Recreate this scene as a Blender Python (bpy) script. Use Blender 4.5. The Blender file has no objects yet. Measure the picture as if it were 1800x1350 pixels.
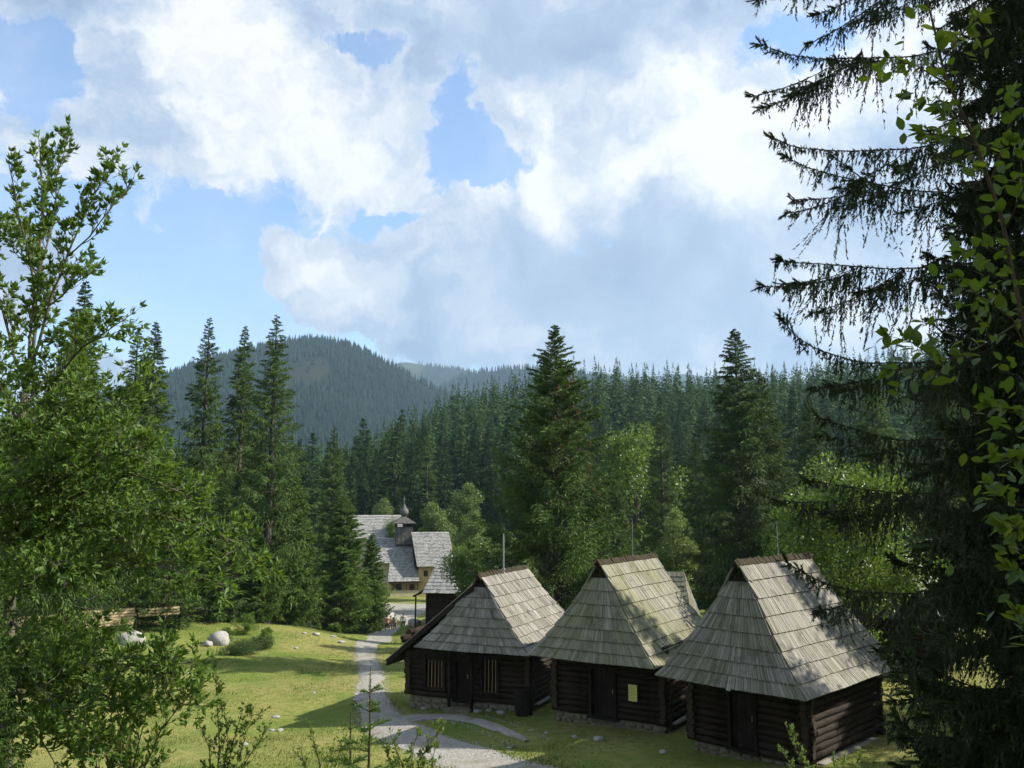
import bpy, bmesh, math, random
import numpy as np
from mathutils import Vector, Matrix

# ------------------------------------------------------------------ camera, sky, sun, exposure
sc = bpy.context.scene
COL = sc.collection
F_PX, HORIZON, CAM_H = 1480.0, 885.0, 8.0          # photo focal length in px (1800 wide), horizon row, camera height
PITCH = math.atan((HORIZON - 675.0) / F_PX)
cam_d = bpy.data.cameras.new('camera'); cam = bpy.data.objects.new('camera', cam_d); COL.objects.link(cam)
cam.location = (0, 0, CAM_H); cam.rotation_euler = (math.pi / 2 + PITCH, 0, 0)
cam_d.sensor_width = 36.0; cam_d.lens = 36.0 * F_PX / 1800.0
cam_d.clip_start = 0.05; cam_d.clip_end = 40000
sc.camera = cam

SUN_AZ, SUN_EL = math.radians(86), math.radians(37)   # azimuth clockwise from the view direction (+Y)
SUN_DIR = Vector((math.sin(SUN_AZ) * math.cos(SUN_EL), math.cos(SUN_AZ) * math.cos(SUN_EL), math.sin(SUN_EL)))
sun_d = bpy.data.lights.new('sun', 'SUN'); sun = bpy.data.objects.new('sun', sun_d); COL.objects.link(sun)
sun_d.energy = 5.0; sun_d.angle = math.radians(0.53); sun_d.color = (1.0, 0.93, 0.8)
sun.rotation_euler = SUN_DIR.to_track_quat('Z', 'Y').to_euler(); sun.location = SUN_DIR * 60

sc.view_settings.view_transform = 'Standard'; sc.view_settings.look = 'None'
sc.view_settings.exposure = 1.0; sc.view_settings.gamma = 1.0; sc.view_settings.use_curve_mapping = False
cy = sc.cycles
cy.max_bounces = 6; cy.diffuse_bounces = 3; cy.glossy_bounces = 2; cy.transmission_bounces = 3
cy.transparent_max_bounces = 6; cy.volume_bounces = 0; cy.caustics_reflective = False; cy.caustics_refractive = False
cy.use_denoising = True; cy.use_adaptive_sampling = True; cy.adaptive_threshold = 0.015
cy.sample_clamp_indirect = 4.0

def ray(u, v):
    x = (u - 900.0) / F_PX; y = (675.0 - v) / F_PX
    return Vector((x, math.cos(PITCH) - y * math.sin(PITCH), math.sin(PITCH) + y * math.cos(PITCH)))
def at(u, v, Y):
    d = ray(u, v); return Vector((0, 0, CAM_H)) + d * (Y / d.y)
def at_z(u, v, z):
    d = ray(u, v); return Vector((0, 0, CAM_H)) + d * ((z - CAM_H) / d.z)

# ------------------------------------------------------------------ node helpers
class NT:
    def __init__(s, tree): s.t = tree; s.n = tree.nodes; s.l = tree.links
    def new(s, typ, **kw):
        nd = s.n.new(typ)
        for k, v in kw.items():
            if k.startswith('i_'):
                key = k[2:]; key = int(key) if key.isdigit() else key.replace('_', ' ')
                s.put(nd.inputs[key], v)
            else: setattr(nd, k, v)
        return nd
    def put(s, sock, v):
        if isinstance(v, bpy.types.NodeSocket): s.l.new(v, sock)
        elif isinstance(v, bpy.types.Node): s.l.new(v.outputs[0], sock)
        else: sock.default_value = v
    def math(s, op, a, b=None, c=None, clamp=False):
        nd = s.n.new('ShaderNodeMath'); nd.operation = op; nd.use_clamp = clamp
        s.put(nd.inputs[0], a)
        if b is not None: s.put(nd.inputs[1], b)
        if c is not None: s.put(nd.inputs[2], c)
        return nd.outputs[0]
    def vec(s, op, a, b=None):
        nd = s.n.new('ShaderNodeVectorMath'); nd.operation = op
        s.put(nd.inputs[0], a)
        if b is not None:
            if op == 'SCALE': s.put(nd.inputs['Scale'], b)
            else: s.put(nd.inputs[1], b)
        return nd.outputs['Value'] if op in ('LENGTH', 'DOT_PRODUCT') else nd.outputs[0]
    def noise(s, vec, scale, detail=4, rough=0.55, dist=0.0, color=False):
        nd = s.n.new('ShaderNodeTexNoise'); s.put(nd.inputs['Vector'], vec)
        nd.inputs['Scale'].default_value = scale; nd.inputs['Detail'].default_value = detail
        nd.inputs['Roughness'].default_value = rough; nd.inputs['Distortion'].default_value = dist
        return nd.outputs['Color'] if color else nd.outputs['Fac']
    def remap(s, v, a, b, c=0.0, d=1.0, smooth=True):
        nd = s.n.new('ShaderNodeMapRange'); nd.interpolation_type = 'SMOOTHSTEP' if smooth else 'LINEAR'
        s.put(nd.inputs[0], v)
        for i, q in enumerate((a, b, c, d)): s.put(nd.inputs[i + 1], q)
        return nd.outputs[0]
    def mix(s, f, a, b, mode='MIX'):
        nd = s.n.new('ShaderNodeMix'); nd.data_type = 'RGBA'; nd.blend_type = mode
        s.put(nd.inputs[0], f); s.put(nd.inputs[6], col4(a)); s.put(nd.inputs[7], col4(b))
        return nd.outputs[2]
    def attr(s, name):
        nd = s.n.new('ShaderNodeAttribute'); nd.attribute_name = name; return nd
def col4(c):
    if isinstance(c, (tuple, list)) and len(c) == 3: return (c[0], c[1], c[2], 1.0)
    return c

# ------------------------------------------------------------------ world: physical sky with broken cumulus
world = bpy.data.worlds.new('World'); sc.world = world; world.use_nodes = True
W = NT(world.node_tree); W.n.clear()
tc = W.new('ShaderNodeTexCoord'); D = W.vec('NORMALIZE', tc.outputs['Generated'])
sky = W.new('ShaderNodeTexSky'); sky.sky_type = 'NISHITA'; sky.sun_disc = False
sky.sun_elevation = SUN_EL; sky.sun_rotation = SUN_AZ; sky.altitude = 800; sky.air_density = 1.0; sky.dust_density = 0.6; sky.ozone_density = 2.0
bg_sky = W.new('ShaderNodeBackground', i_Color=sky.outputs[0], i_Strength=0.14)
w1 = W.vec('SCALE', W.vec('SUBTRACT', W.noise(D, 5.0, 3, 0.5, color=True), (0.5, 0.5, 0.5)), 0.13)
w2 = W.vec('SCALE', W.vec('SUBTRACT', W.noise(D, 19.0, 4, 0.6, color=True), (0.5, 0.5, 0.5)), 0.075)
w3 = W.vec('SCALE', W.vec('SUBTRACT', W.noise(D, 60.0, 5, 0.65, color=True), (0.5, 0.5, 0.5)), 0.018)
DW = W.vec('ADD', W.vec('ADD', W.vec('ADD', D, w1), w2), w3)
def blob(u, v, ru, rv, vec, inner=0.0, lean=0.0):
    """soft ellipse of directions round the direction of photo point (u, v); radii in photo px at the picture centre"""
    c = ray(u, v).normalized()
    d = W.vec('SUBTRACT', vec, tuple(c))
    if lean: 
        mp = W.new('ShaderNodeVectorRotate', rotation_type='Y_AXIS'); W.put(mp.inputs['Vector'], d); mp.inputs['Angle'].default_value = math.radians(lean); d = mp.outputs[0]
    k = F_PX * (1 / ray(u, v).length)
    d = W.vec('MULTIPLY', d, (1.15 * k / 1.15 / ru * 1.0, k / max(ru, rv), k / rv))
    return W.remap(W.vec('LENGTH', d), inner, 1.0, 1.0, 0.0)
def total(items):
    out = None
    for w, b in items:
        t = W.math('MULTIPLY', b, w); out = t if out is None else W.math('ADD', out, t)
    return out
holes = total([(1.5, blob(330, 460, 350, 190, DW)), (1.1, blob(230, 590, 400, 140, DW)), (1.35, blob(815, 225, 95, 155, DW, 0, -18)), (0.8, blob(560, 640, 230, 80, DW)),
               (1.15, blob(895, 285, 160, 70, DW)), (1.25, blob(630, 76, 115, 46, DW)), (1.3, blob(55, 105, 120, 90, DW)), (0.7, blob(20, 330, 150, 80, DW)),
               (1.0, blob(685, 378, 120, 38, DW)), (1.1, blob(1440, 75, 120, 70, DW)), (0.55, blob(400, 20, 160, 60, DW)),
               (-2.0, blob(595, 525, 150, 95, DW, 0.2, -25)), (-1.4, blob(495, 458, 80, 52, DW)), (-1.1, blob(15, 500, 90, 90, DW)), (-0.9, blob(190, 640, 110, 60, DW)), (-0.7, blob(1080, 500, 330, 110, DW)), (-0.6, blob(715, 610, 90, 60, DW))])
sunward = tuple(Vector((0.045, 0.0, 0.05)))
def puffs(vec):
    a = W.noise(vec, 7.5, 12, 0.62, 0.3); b = W.noise(vec, 2.4, 3, 0.5)
    return W.math('ADD', W.math('MULTIPLY', a, 0.72), W.math('MULTIPLY', b, 0.28))
pf = puffs(DW); pf2 = puffs(W.vec('ADD', DW, sunward))
body = W.math('ADD', W.math('ADD', W.math('MULTIPLY', W.math('SUBTRACT', pf, 0.5), 4.6), 0.98), W.math('MULTIPLY', holes, -1.15))
cover = W.math('MULTIPLY', W.remap(body, 0.08, 0.62), 0.97)
cover = W.math('MAXIMUM', cover, W.math('MULTIPLY', W.remap(W.noise(D, 3.2, 6, 0.6), 0.42, 0.75), 0.35))
white = total([(0.55, blob(560, 230, 330, 200, DW, 0.0)), (0.30, blob(270, 170, 280, 130, DW, 0.0)), (0.72, blob(1290, 250, 290, 190, DW, 0.0)), (0.55, blob(1010, 330, 220, 80, DW, 0.0)),
               (0.6, blob(600, 510, 140, 90, DW, 0.0)), (0.30, blob(1500, 560, 170, 80, DW, 0.0)), (0.25, blob(1000, 200, 130, 100, DW, 0.0)), (0.15, blob(760, 430, 220, 90, DW, 0.0)),
               (-0.24, blob(1000, 60, 290, 90, DW, 0.0)), (-0.26, blob(1050, 500, 460, 130, DW, 0.1)), (-0.16, blob(120, 265, 240, 60, DW, 0.0)), (0.35, blob(1560, 120, 220, 130, DW, 0.0))])
calm = W.math('SUBTRACT', 1.0, W.math('MULTIPLY', W.math('MINIMUM', W.math('ADD', blob(1120, 500, 620, 200, DW), blob(1000, 70, 360, 110, DW)), 1.0), 0.72))
relief = W.math('MULTIPLY', W.math('MULTIPLY', W.math('SUBTRACT', pf, pf2), 3.2), calm)
lum = W.math('ADD', W.math('ADD', white, relief), 0.42)
lum = W.math('ADD', lum, W.remap(body, 0.1, 0.9, 0.22, 0.0))
cr = W.new('ShaderNodeValToRGB'); W.put(cr.inputs[0], lum)
el = cr.color_ramp.elements; el[0].position = 0.0; el[0].color = (0.38, 0.49, 0.70, 1); el[1].position = 1.0; el[1].color = (1.10, 1.10, 1.10, 1)
for p_, c_ in ((0.35, (0.53, 0.65, 0.83, 1)), (0.7, (0.82, 0.88, 0.96, 1))):
    e_ = el.new(p_); e_.color = c_
bg_cl = W.new('ShaderNodeBackground', i_Color=cr.outputs[0], i_Strength=0.49)
mx = W.new('ShaderNodeMixShader'); W.put(mx.inputs[0], cover); W.l.new(bg_sky.outputs[0], mx.inputs[1]); W.l.new(bg_cl.outputs[0], mx.inputs[2])
out = W.new('ShaderNodeOutputWorld'); W.l.new(mx.outputs[0], out.inputs[0])
world.cycles.sampling_method = 'MANUAL'; world.cycles.sample_map_resolution = 512

# ------------------------------------------------------------------ materials
def new_mat(name):
    m = bpy.data.materials.new(name); m.use_nodes = True
    t = NT(m.node_tree); t.n.clear()
    o = t.new('ShaderNodeOutputMaterial'); return m, t, o
def principled(t, o, color, rough=0.8, spec=0.25, bump=None, bstr=0.3, bdist=0.02, metal=0.0):
    p = t.new('ShaderNodeBsdfPrincipled'); t.put(p.inputs['Base Color'], col4(color)); t.put(p.inputs['Roughness'], rough)
    p.inputs['Specular IOR Level'].default_value = spec; p.inputs['Metallic'].default_value = metal
    if bump is not None:
        b = t.new('ShaderNodeBump'); b.inputs['Strength'].default_value = bstr; b.inputs['Distance'].default_value = bdist
        t.put(b.inputs['Height'], bump); t.l.new(b.outputs[0], p.inputs['Normal'])
    t.l.new(p.outputs[0], o.inputs[0]); return p
def tinted(t):
    """0..1 per-piece variation: mesh attribute 'tint' plus the object's own random number"""
    a = t.attr('tint').outputs['Fac']; r = t.new('ShaderNodeObjectInfo').outputs['Random']
    return t.math('FRACT', t.math('ADD', a, t.math('MULTIPLY', r, 0.35)))
def leaf_mat(name, dark, light, trans=0.35, rough=0.5, spec=0.3, tcol=None, objvar=0.25):
    m, t, o = new_mat(name)
    a = t.attr('tint').outputs['Fac']; r = t.new('ShaderNodeObjectInfo').outputs['Random']
    f = t.math('ADD', t.math('MULTIPLY', a, 1 - objvar), t.math('MULTIPLY', r, objvar))
    c = t.mix(f, dark, light)
    p = t.new('ShaderNodeBsdfPrincipled'); t.put(p.inputs['Base Color'], c); p.inputs['Roughness'].default_value = rough; p.inputs['Specular IOR Level'].default_value = spec
    tr = t.new('ShaderNodeBsdfTranslucent'); t.put(tr.inputs[0], t.mix(0.5, c, col4(tcol)) if tcol else c)
    mxs = t.new('ShaderNodeMixShader'); mxs.inputs[0].default_value = trans
    t.l.new(p.outputs[0], mxs.inputs[1]); t.l.new(tr.outputs[0], mxs.inputs[2]); t.l.new(mxs.outputs[0], o.inputs[0])
    return m
def bark_mat(name, a, b, scale=9.0):
    m, t, o = new_mat(name); g = t.new('ShaderNodeTexCoord').outputs['Object']
    n = t.noise(t.vec('MULTIPLY', g, (1, 1, 0.25)), scale, 6, 0.65)
    principled(t, o, t.mix(t.remap(n, 0.35, 0.65), a, b), 0.9, 0.1, n, 0.6, 0.02); return m
M = {}
M['spruce'] = leaf_mat('spruce needles', (0.015, 0.038, 0.010), (0.108, 0.180, 0.030), 0.16, 0.6, 0.2, (0.10, 0.16, 0.03))
M['spruce_bright'] = leaf_mat('young spruce needles', (0.040, 0.090, 0.014), (0.130, 0.215, 0.036), 0.22, 0.55, 0.25, (0.14, 0.2, 0.04))
M['spruce_far'] = leaf_mat('forest needles', (0.014, 0.040, 0.014), (0.066, 0.122, 0.030), 0.2, 0.6, 0.2, None, 0.5)
M['spruce_near'] = leaf_mat('drooping spruce needles', (0.012, 0.026, 0.008), (0.050, 0.072, 0.018), 0.3, 0.5, 0.3, (0.09, 0.11, 0.02))
M['spruce_mountain'] = leaf_mat('mountain spruce woods', (0.004, 0.012, 0.007), (0.011, 0.027, 0.012), 0.0, 0.8, 0.1)  # darkened: colour carries the inner shadow that solid cones do not cast
M['larch'] = leaf_mat('larch needles', (0.060, 0.105, 0.024), (0.110, 0.170, 0.040), 0.3, 0.6, 0.2, None, 0.4)
M['broad'] = leaf_mat('broad leaves', (0.048, 0.104, 0.013), (0.140, 0.228, 0.034), 0.4, 0.42, 0.4, (0.2, 0.27, 0.03))
M['broad_pale'] = leaf_mat('pale broad leaves', (0.068, 0.122, 0.026), (0.165, 0.236, 0.062), 0.4, 0.42, 0.4, (0.2, 0.27, 0.05))
M['willow'] = leaf_mat('willow leaves', (0.042, 0.096, 0.014), (0.142, 0.222, 0.050), 0.42, 0.5, 0.25, (0.20, 0.30, 0.02))
M['whitebeam'] = leaf_mat('large soft leaves', (0.016, 0.042, 0.006), (0.058, 0.100, 0.013), 0.5, 0.42, 0.4, (0.26, 0.36, 0.02), 0.7)
M['herb'] = leaf_mat('herb leaves', (0.09, 0.15, 0.03), (0.19, 0.26, 0.07), 0.45, 0.5, 0.3, (0.26, 0.34, 0.05))
M['juniper'] = leaf_mat('juniper needles', (0.030, 0.060, 0.016), (0.070, 0.110, 0.030), 0.2, 0.6, 0.2)
M['grass'] = leaf_mat('grass blades', (0.085, 0.145, 0.022), (0.250, 0.255, 0.075), 0.4, 0.6, 0.2)
M['bark'] = bark_mat('spruce bark', (0.050, 0.042, 0.034), (0.13, 0.115, 0.098))
M['bark_pale'] = bark_mat('willow bark', (0.055, 0.055, 0.034), (0.13, 0.125, 0.085), 14)
M['twig'] = bark_mat('twig bark', (0.035, 0.026, 0.018), (0.075, 0.058, 0.04), 20)
M['cone'] = bark_mat('spruce cone', (0.11, 0.068, 0.028), (0.18, 0.115, 0.045), 30)

def wood_mat(name, a, b, moss=0.0, mossc=(0.10, 0.115, 0.03), dark=(0.05, 0.047, 0.042)):
    """weathered shake: attribute 'grain' = (across, along, piece) in metres"""
    m, t, o = new_mat(name)
    g = t.attr('grain').outputs['Vector']; ti = t.attr('tint').outputs['Fac']
    n1 = t.noise(t.vec('MULTIPLY', g, (30, 0.7, 1)), 1.0, 5, 0.62); n0 = t.noise(t.vec('MULTIPLY', g, (75, 0.8, 1)), 1.0, 3, 0.6)
    n2 = t.noise(t.vec('MULTIPLY', g, (9, 2.2, 1)), 1.0, 4, 0.6)
    c = t.mix(ti, a, b)
    c = t.mix(t.remap(n1, 0.48, 0.68, 0, 0.85), c, dark); c = t.mix(t.remap(n0, 0.5, 0.66, 0, 0.5), c, b)
    c = t.mix(t.remap(n2, 0.62, 0.8, 0, 0.45), c, dark)
    oc = t.new('ShaderNodeNewGeometry').outputs['Position']
    big = t.noise(oc, 0.55, 5, 0.6)
    blot = t.noise(oc, 1.7, 5, 0.65)
    c = t.mix(t.remap(blot, 0.50, 0.72, 0, 0.75), c, tuple(x * 0.5 for x in a))
    if moss: c = t.mix(t.math('MULTIPLY', t.remap(big, 0.38, 0.62), moss), c, mossc)
    principled(t, o, c, t.remap(n1, 0.3, 0.7, 0.62, 0.85), 0.3, n1, 0.55, 0.012)
    return m
M['shake1'] = wood_mat('grey shakes', (0.082, 0.075, 0.064), (0.315, 0.298, 0.268), 0.18)
M['shake2'] = wood_mat('mossy shakes', (0.088, 0.085, 0.060), (0.292, 0.282, 0.222), 0.5, (0.120, 0.128, 0.036))
M['shake3'] = wood_mat('brown grey shakes', (0.080, 0.074, 0.061), (0.298, 0.282, 0.248), 0.4, (0.105, 0.108, 0.042))
M['shake_pale'] = wood_mat('pale silver shakes', (0.20, 0.20, 0.195), (0.37, 0.37, 0.36), 0.0)
M['tower_wood'] = wood_mat('grey tower boards', (0.075, 0.072, 0.068), (0.15, 0.147, 0.14), 0.0)
M['plank'] = wood_mat('fresh planks', (0.42, 0.32, 0.19), (0.58, 0.46, 0.29), 0.0, dark=(0.30, 0.21, 0.11))
M['pole'] = wood_mat('dry poles', (0.27, 0.19, 0.10), (0.40, 0.29, 0.16), 0.0)

def log_mat(name, a, b):
    m, t, o = new_mat(name); g = t.new('ShaderNodeTexCoord').outputs['Object']
    n = t.noise(t.vec('MULTIPLY', g, (1.2, 9, 9)), 2.2, 6, 0.65); n2 = t.noise(g, 2.0, 4, 0.6)
    r = t.new('ShaderNodeObjectInfo').outputs['Random']
    c = t.mix(t.remap(n, 0.3, 0.7), a, b); c = t.mix(t.math('MULTIPLY', t.math('MULTIPLY', r, t.remap(n2, 0.4, 0.6)), 0.3), c, (0.06, 0.048, 0.038))
    principled(t, o, c, 0.85, 0.2, n, 0.6, 0.02); return m
M['log'] = log_mat('dark logs', (0.007, 0.005, 0.004), (0.032, 0.020, 0.013))
M['log_end'] = log_mat('pale log ends', (0.022, 0.016, 0.011), (0.065, 0.046, 0.030))
M['darkwood'] = log_mat('dark boards', (0.007, 0.005, 0.004), (0.020, 0.014, 0.010))
M['sill'] = log_mat('grey sill boards', (0.20, 0.19, 0.17), (0.36, 0.34, 0.31))
M['brownbeam'] = log_mat('brown beams', (0.09, 0.042, 0.026), (0.17, 0.085, 0.05))

def simple(name, a, b=None, rough=0.8, scale=4.0, spec=0.25, bstr=0.3, metal=0.0, coords='Object'):
    m, t, o = new_mat(name); b = b or tuple(x * 0.75 for x in a)
    g = t.new('ShaderNodeTexCoord').outputs[coords]; n = t.noise(g, scale, 6, 0.62)
    r = t.new('ShaderNodeObjectInfo').outputs['Random']
    c = t.mix(t.remap(n, 0.35, 0.65), a, b); c = t.mix(t.math('MULTIPLY', r, 0.35), c, tuple(x * 0.72 for x in a))
    principled(t, o, c, rough, spec, n, bstr, 0.02, metal); return m
M['stone'] = simple('field stone', (0.20, 0.175, 0.13), (0.12, 0.105, 0.078), 0.9, 5)
M['boulder'] = simple('pale granite', (0.36, 0.355, 0.34), (0.22, 0.215, 0.205), 0.9, 6)
M['mortar'] = simple('clay mortar', (0.23, 0.195, 0.145), (0.16, 0.135, 0.10), 0.95, 8)
M['plaster'] = simple('ochre plaster', (0.50, 0.37, 0.18), (0.42, 0.31, 0.15), 0.9, 1.2, 0.15, 0.1)
M['plaster_pale'] = simple('cream plaster', (0.60, 0.53, 0.36), (0.5, 0.43, 0.28), 0.9, 1.2, 0.15, 0.1)
M['glassdark'] = simple('dark pane', (0.02, 0.022, 0.025), (0.03, 0.03, 0.035), 0.12, 3, 0.5, 0.0)
M['void'] = simple('dark interior', (0.012, 0.010, 0.009), (0.015, 0.012, 0.01), 0.9)
M['iron'] = simple('grey iron rod', (0.42, 0.44, 0.46), (0.32, 0.34, 0.36), 0.45, 8, 0.5, 0.0, 0.6)
M['moss'] = simple('brown ridge moss', (0.040, 0.029, 0.018), (0.034, 0.034, 0.015), 0.95, 9)
M['paper'] = simple('yellow notice', (0.74, 0.70, 0.22), (0.70, 0.66, 0.22), 0.6, 9, 0.3, 0.0)
M['ink'] = simple('grey ink', (0.30, 0.28, 0.12), (0.28, 0.26, 0.11), 0.7, 9, 0.2, 0.0)
M['skin'] = simple('tanned skin', (0.38, 0.21, 0.135), (0.34, 0.185, 0.12), 0.6, 3, 0.3, 0.0)
M['hair'] = simple('dark hair', (0.03, 0.022, 0.016), (0.04, 0.03, 0.02), 0.6)
M['hair_light'] = simple('brown hair', (0.11, 0.07, 0.04), (0.08, 0.05, 0.03), 0.6)
M['black_cloth'] = simple('black cloth', (0.018, 0.018, 0.022), (0.025, 0.025, 0.03), 0.85)
M['grey_cloth'] = simple('grey cloth', (0.17, 0.17, 0.17), (0.13, 0.13, 0.13), 0.85)
M['white_cloth'] = simple('white cloth', (0.50, 0.52, 0.54), (0.44, 0.46, 0.48), 0.85)
M['green_cloth'] = simple('green pack cloth', (0.14, 0.22, 0.08), (0.10, 0.16, 0.06), 0.8)
M['shoe'] = simple('dull shoe', (0.10, 0.095, 0.09), (0.07, 0.065, 0.06), 0.7)

def ground_mat():
    m, t, o = new_mat('meadow turf'); p = t.new('ShaderNodeNewGeometry').outputs['Position']
    n0 = t.noise(p, 0.09, 4, 0.6); n1 = t.noise(p, 0.35, 6, 0.62); n2 = t.noise(p, 3.0, 6, 0.65); n3 = t.noise(p, 22.0, 4, 0.6)
    c = t.mix(t.remap(n1, 0.38, 0.62), (0.095, 0.155, 0.022), (0.220, 0.218, 0.064))
    c = t.mix(t.remap(n0, 0.46, 0.60, 0, 0.75), c, (0.270, 0.232, 0.090))
    c = t.mix(t.remap(n2, 0.42, 0.64, 0, 0.7), c, (0.070, 0.122, 0.018))
    c = t.mix(t.remap(n3, 0.35, 0.7, 0, 0.5), c, (0.230, 0.228, 0.072))
    c = t.mix(t.remap(t.noise(p, 1.1, 5, 0.6), 0.64, 0.74, 0, 0.5), c, (0.16, 0.12, 0.06))
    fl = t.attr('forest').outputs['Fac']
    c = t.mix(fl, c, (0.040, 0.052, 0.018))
    principled(t, o, c, 0.95, 0.1, t.math('ADD', n2, n3), 0.8, 0.06); return m
M['ground'] = ground_mat()
def gravel_mat():
    m, t, o = new_mat('limestone gravel'); p = t.new('ShaderNodeNewGeometry').outputs['Position']
    v = t.new('ShaderNodeTexVoronoi'); t.put(v.inputs['Vector'], p); v.inputs['Scale'].default_value = 16
    n1 = t.noise(p, 0.8, 5, 0.6); n2 = t.noise(p, 30, 3, 0.6)
    c = t.mix(v.outputs['Color'], (0.20, 0.19, 0.168), (0.36, 0.348, 0.318)); c = t.mix(t.remap(n1, 0.5, 0.72, 0, 0.8), c, (0.15, 0.14, 0.085))
    c = t.mix(t.remap(n2, 0.4, 0.7, 0, 0.35), c, (0.22, 0.21, 0.19))
    principled(t, o, c, 0.95, 0.15, t.math('ADD', v.outputs['Distance'], n2), 0.7, 0.03); return m
M['gravel'] = gravel_mat()
def hill_mat(name, a, b, bare=None):
    m, t, o = new_mat(name); p = t.new('ShaderNodeNewGeometry').outputs['Position']
    n = t.noise(p, 0.004, 6, 0.6); n2 = t.noise(p, 0.05, 5, 0.7)
    c = t.mix(t.remap(n, 0.4, 0.6), a, b); c = t.mix(t.remap(n2, 0.4, 0.7, 0, 0.6), c, tuple(x * 0.6 for x in a))
    if bare: c = t.mix(t.attr('bare').outputs['Fac'], c, bare)
    principled(t, o, c, 1.0, 0.05); return m
M['hill_forest'] = hill_mat('forested slope', (0.007, 0.017, 0.009), (0.012, 0.025, 0.011), (0.022, 0.026, 0.014))
M['hill_grass'] = hill_mat('high meadow slope', (0.015, 0.026, 0.014), (0.026, 0.036, 0.018), (0.055, 0.060, 0.032))
def water_mat():
    m, t, o = new_mat('stream water'); p = t.new('ShaderNodeNewGeometry').outputs['Position']
    n = t.noise(p, 5.0, 4, 0.6); principled(t, o, (0.035, 0.045, 0.035), 0.08, 0.6, n, 0.25, 0.03); return m
M['water'] = water_mat()

# ------------------------------------------------------------------ mesh and object helpers
def tag(o, label=None, cat=None, group=None, kind=None):
    if label: o['label'] = label
    if cat: o['category'] = cat
    if group: o['group'] = group
    if kind: o['kind'] = kind
    return o
def link(name, me, parent=None, loc=None):
    o = bpy.data.objects.new(name, me); COL.objects.link(o)
    if parent is not None: o.parent = parent
    if loc is not None: o.location = loc
    return o
def empty(name, loc=(0, 0, 0), rz=0.0, scale=1.0):
    o = bpy.data.objects.new(name, None); COL.objects.link(o); o.location = loc; o.rotation_euler = (0, 0, rz); o.scale = (scale,) * 3
    o.empty_display_size = 0.2; return o
def np_mesh(name, V, F, mats, tint=None, smooth=False, extra=None, fmat=None):
    """V (n,3); F an (m,k) int array or a list of such arrays"""
    V = np.asarray(V, np.float32); Fs = F if isinstance(F, list) else [F]
    Fs = [np.asarray(f, np.int32) for f in Fs if len(f)]
    me = bpy.data.meshes.new(name); me.vertices.add(len(V)); me.vertices.foreach_set('co', V.ravel())
    idx = np.concatenate([f.ravel() for f in Fs]); tot = np.concatenate([np.full(len(f), f.shape[1], np.int32) for f in Fs])
    start = np.concatenate([[0], np.cumsum(tot)[:-1]]).astype(np.int32)
    me.loops.add(len(idx)); me.loops.foreach_set('vertex_index', idx); me.polygons.add(len(tot)); me.polygons.foreach_set('loop_start', start)
    if fmat is not None: me.polygons.foreach_set('material_index', np.asarray(fmat, np.int32))
    for m in (mats if isinstance(mats, (list, tuple)) else [mats]): me.materials.append(m)
    me.update(calc_edges=True)
    if smooth: me.polygons.foreach_set('use_smooth', np.ones(len(tot), bool))
    if tint is not None:
        a = me.attributes.new('tint', 'FLOAT', 'POINT'); a.data.foreach_set('value', np.asarray(tint, np.float32))
    for k, arr in (extra or {}).items():
        arr = np.asarray(arr, np.float32)
        if arr.ndim == 2: a = me.attributes.new(k, 'FLOAT_VECTOR', 'POINT'); a.data.foreach_set('vector', arr.ravel())
        else: a = me.attributes.new(k, 'FLOAT', 'POINT'); a.data.foreach_set('value', arr)
    return me
class MB:
    """collects boxes, tubes, prisms; build() makes one mesh"""
    def __init__(s): s.v = []; s.f = []; s.t = []; s.g = []
    def add(s, vs, fs, tint=0.5, grain=None):
        b = len(s.v); s.v += [tuple(x) for x in vs]; s.f += [tuple(i + b for i in f) for f in fs]
        s.t += [tint] * len(vs); s.g += (grain if grain is not None else [(v[0] + v[1], v[2], tint * 50) for v in vs]); return s
    def box(s, a, b, tint=0.5, grain=None):
        (x0, y0, z0), (x1, y1, z1) = a, b
        return s.add([(x0, y0, z0), (x1, y0, z0), (x1, y1, z0), (x0, y1, z0), (x0, y0, z1), (x1, y0, z1), (x1, y1, z1), (x0, y1, z1)], BOXF, tint, grain)
    def hexa(s, p, tint=0.5, grain=None): return s.add(p, BOXF, tint, grain)
    def tube(s, pts, rads, n=8, tint=0.5, cap=True):
        pts = [Vector(p) for p in pts]; rings = []; vs = []; fs = []
        up0 = Vector((0, 0, 1))
        for i, p in enumerate(pts):
            d = (pts[min(i + 1, len(pts) - 1)] - pts[max(i - 1, 0)]).normalized()
            a = d.cross(up0 if abs(d.z) < 0.95 else Vector((1, 0, 0))).normalized(); b = d.cross(a)
            vs += [p + (a * math.cos(2 * math.pi * k / n) + b * math.sin(2 * math.pi * k / n)) * rads[i] for k in range(n)]
        for i in range(len(pts) - 1):
            for k in range(n): fs.append((i * n + k, i * n + (k + 1) % n, (i + 1) * n + (k + 1) % n, (i + 1) * n + k))
        if cap: fs.append(tuple(range(n))); fs.append(tuple(reversed(range((len(pts) - 1) * n, len(pts) * n))))
        return s.add(vs, fs, tint)
    def build(s, name, mat, parent=None, smooth=False, loc=None):
        me = bpy.data.meshes.new(name); me.from_pydata(s.v, [], s.f)
        for m in (mat if isinstance(mat, (list, tuple)) else [mat]): me.materials.append(m)
        a = me.attributes.new('tint', 'FLOAT', 'POINT'); a.data.foreach_set('value', s.t)
        g = me.attributes.new('grain', 'FLOAT_VECTOR', 'POINT'); g.data.foreach_set('vector', np.asarray(s.g, np.float32).ravel())
        bm = bmesh.new(); bm.from_mesh(me); bmesh.ops.recalc_face_normals(bm, faces=bm.faces); bm.to_mesh(me); bm.free()
        if smooth: me.polygons.foreach_set('use_smooth', [True] * len(me.polygons))
        return link(name, me, parent, loc)
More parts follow.
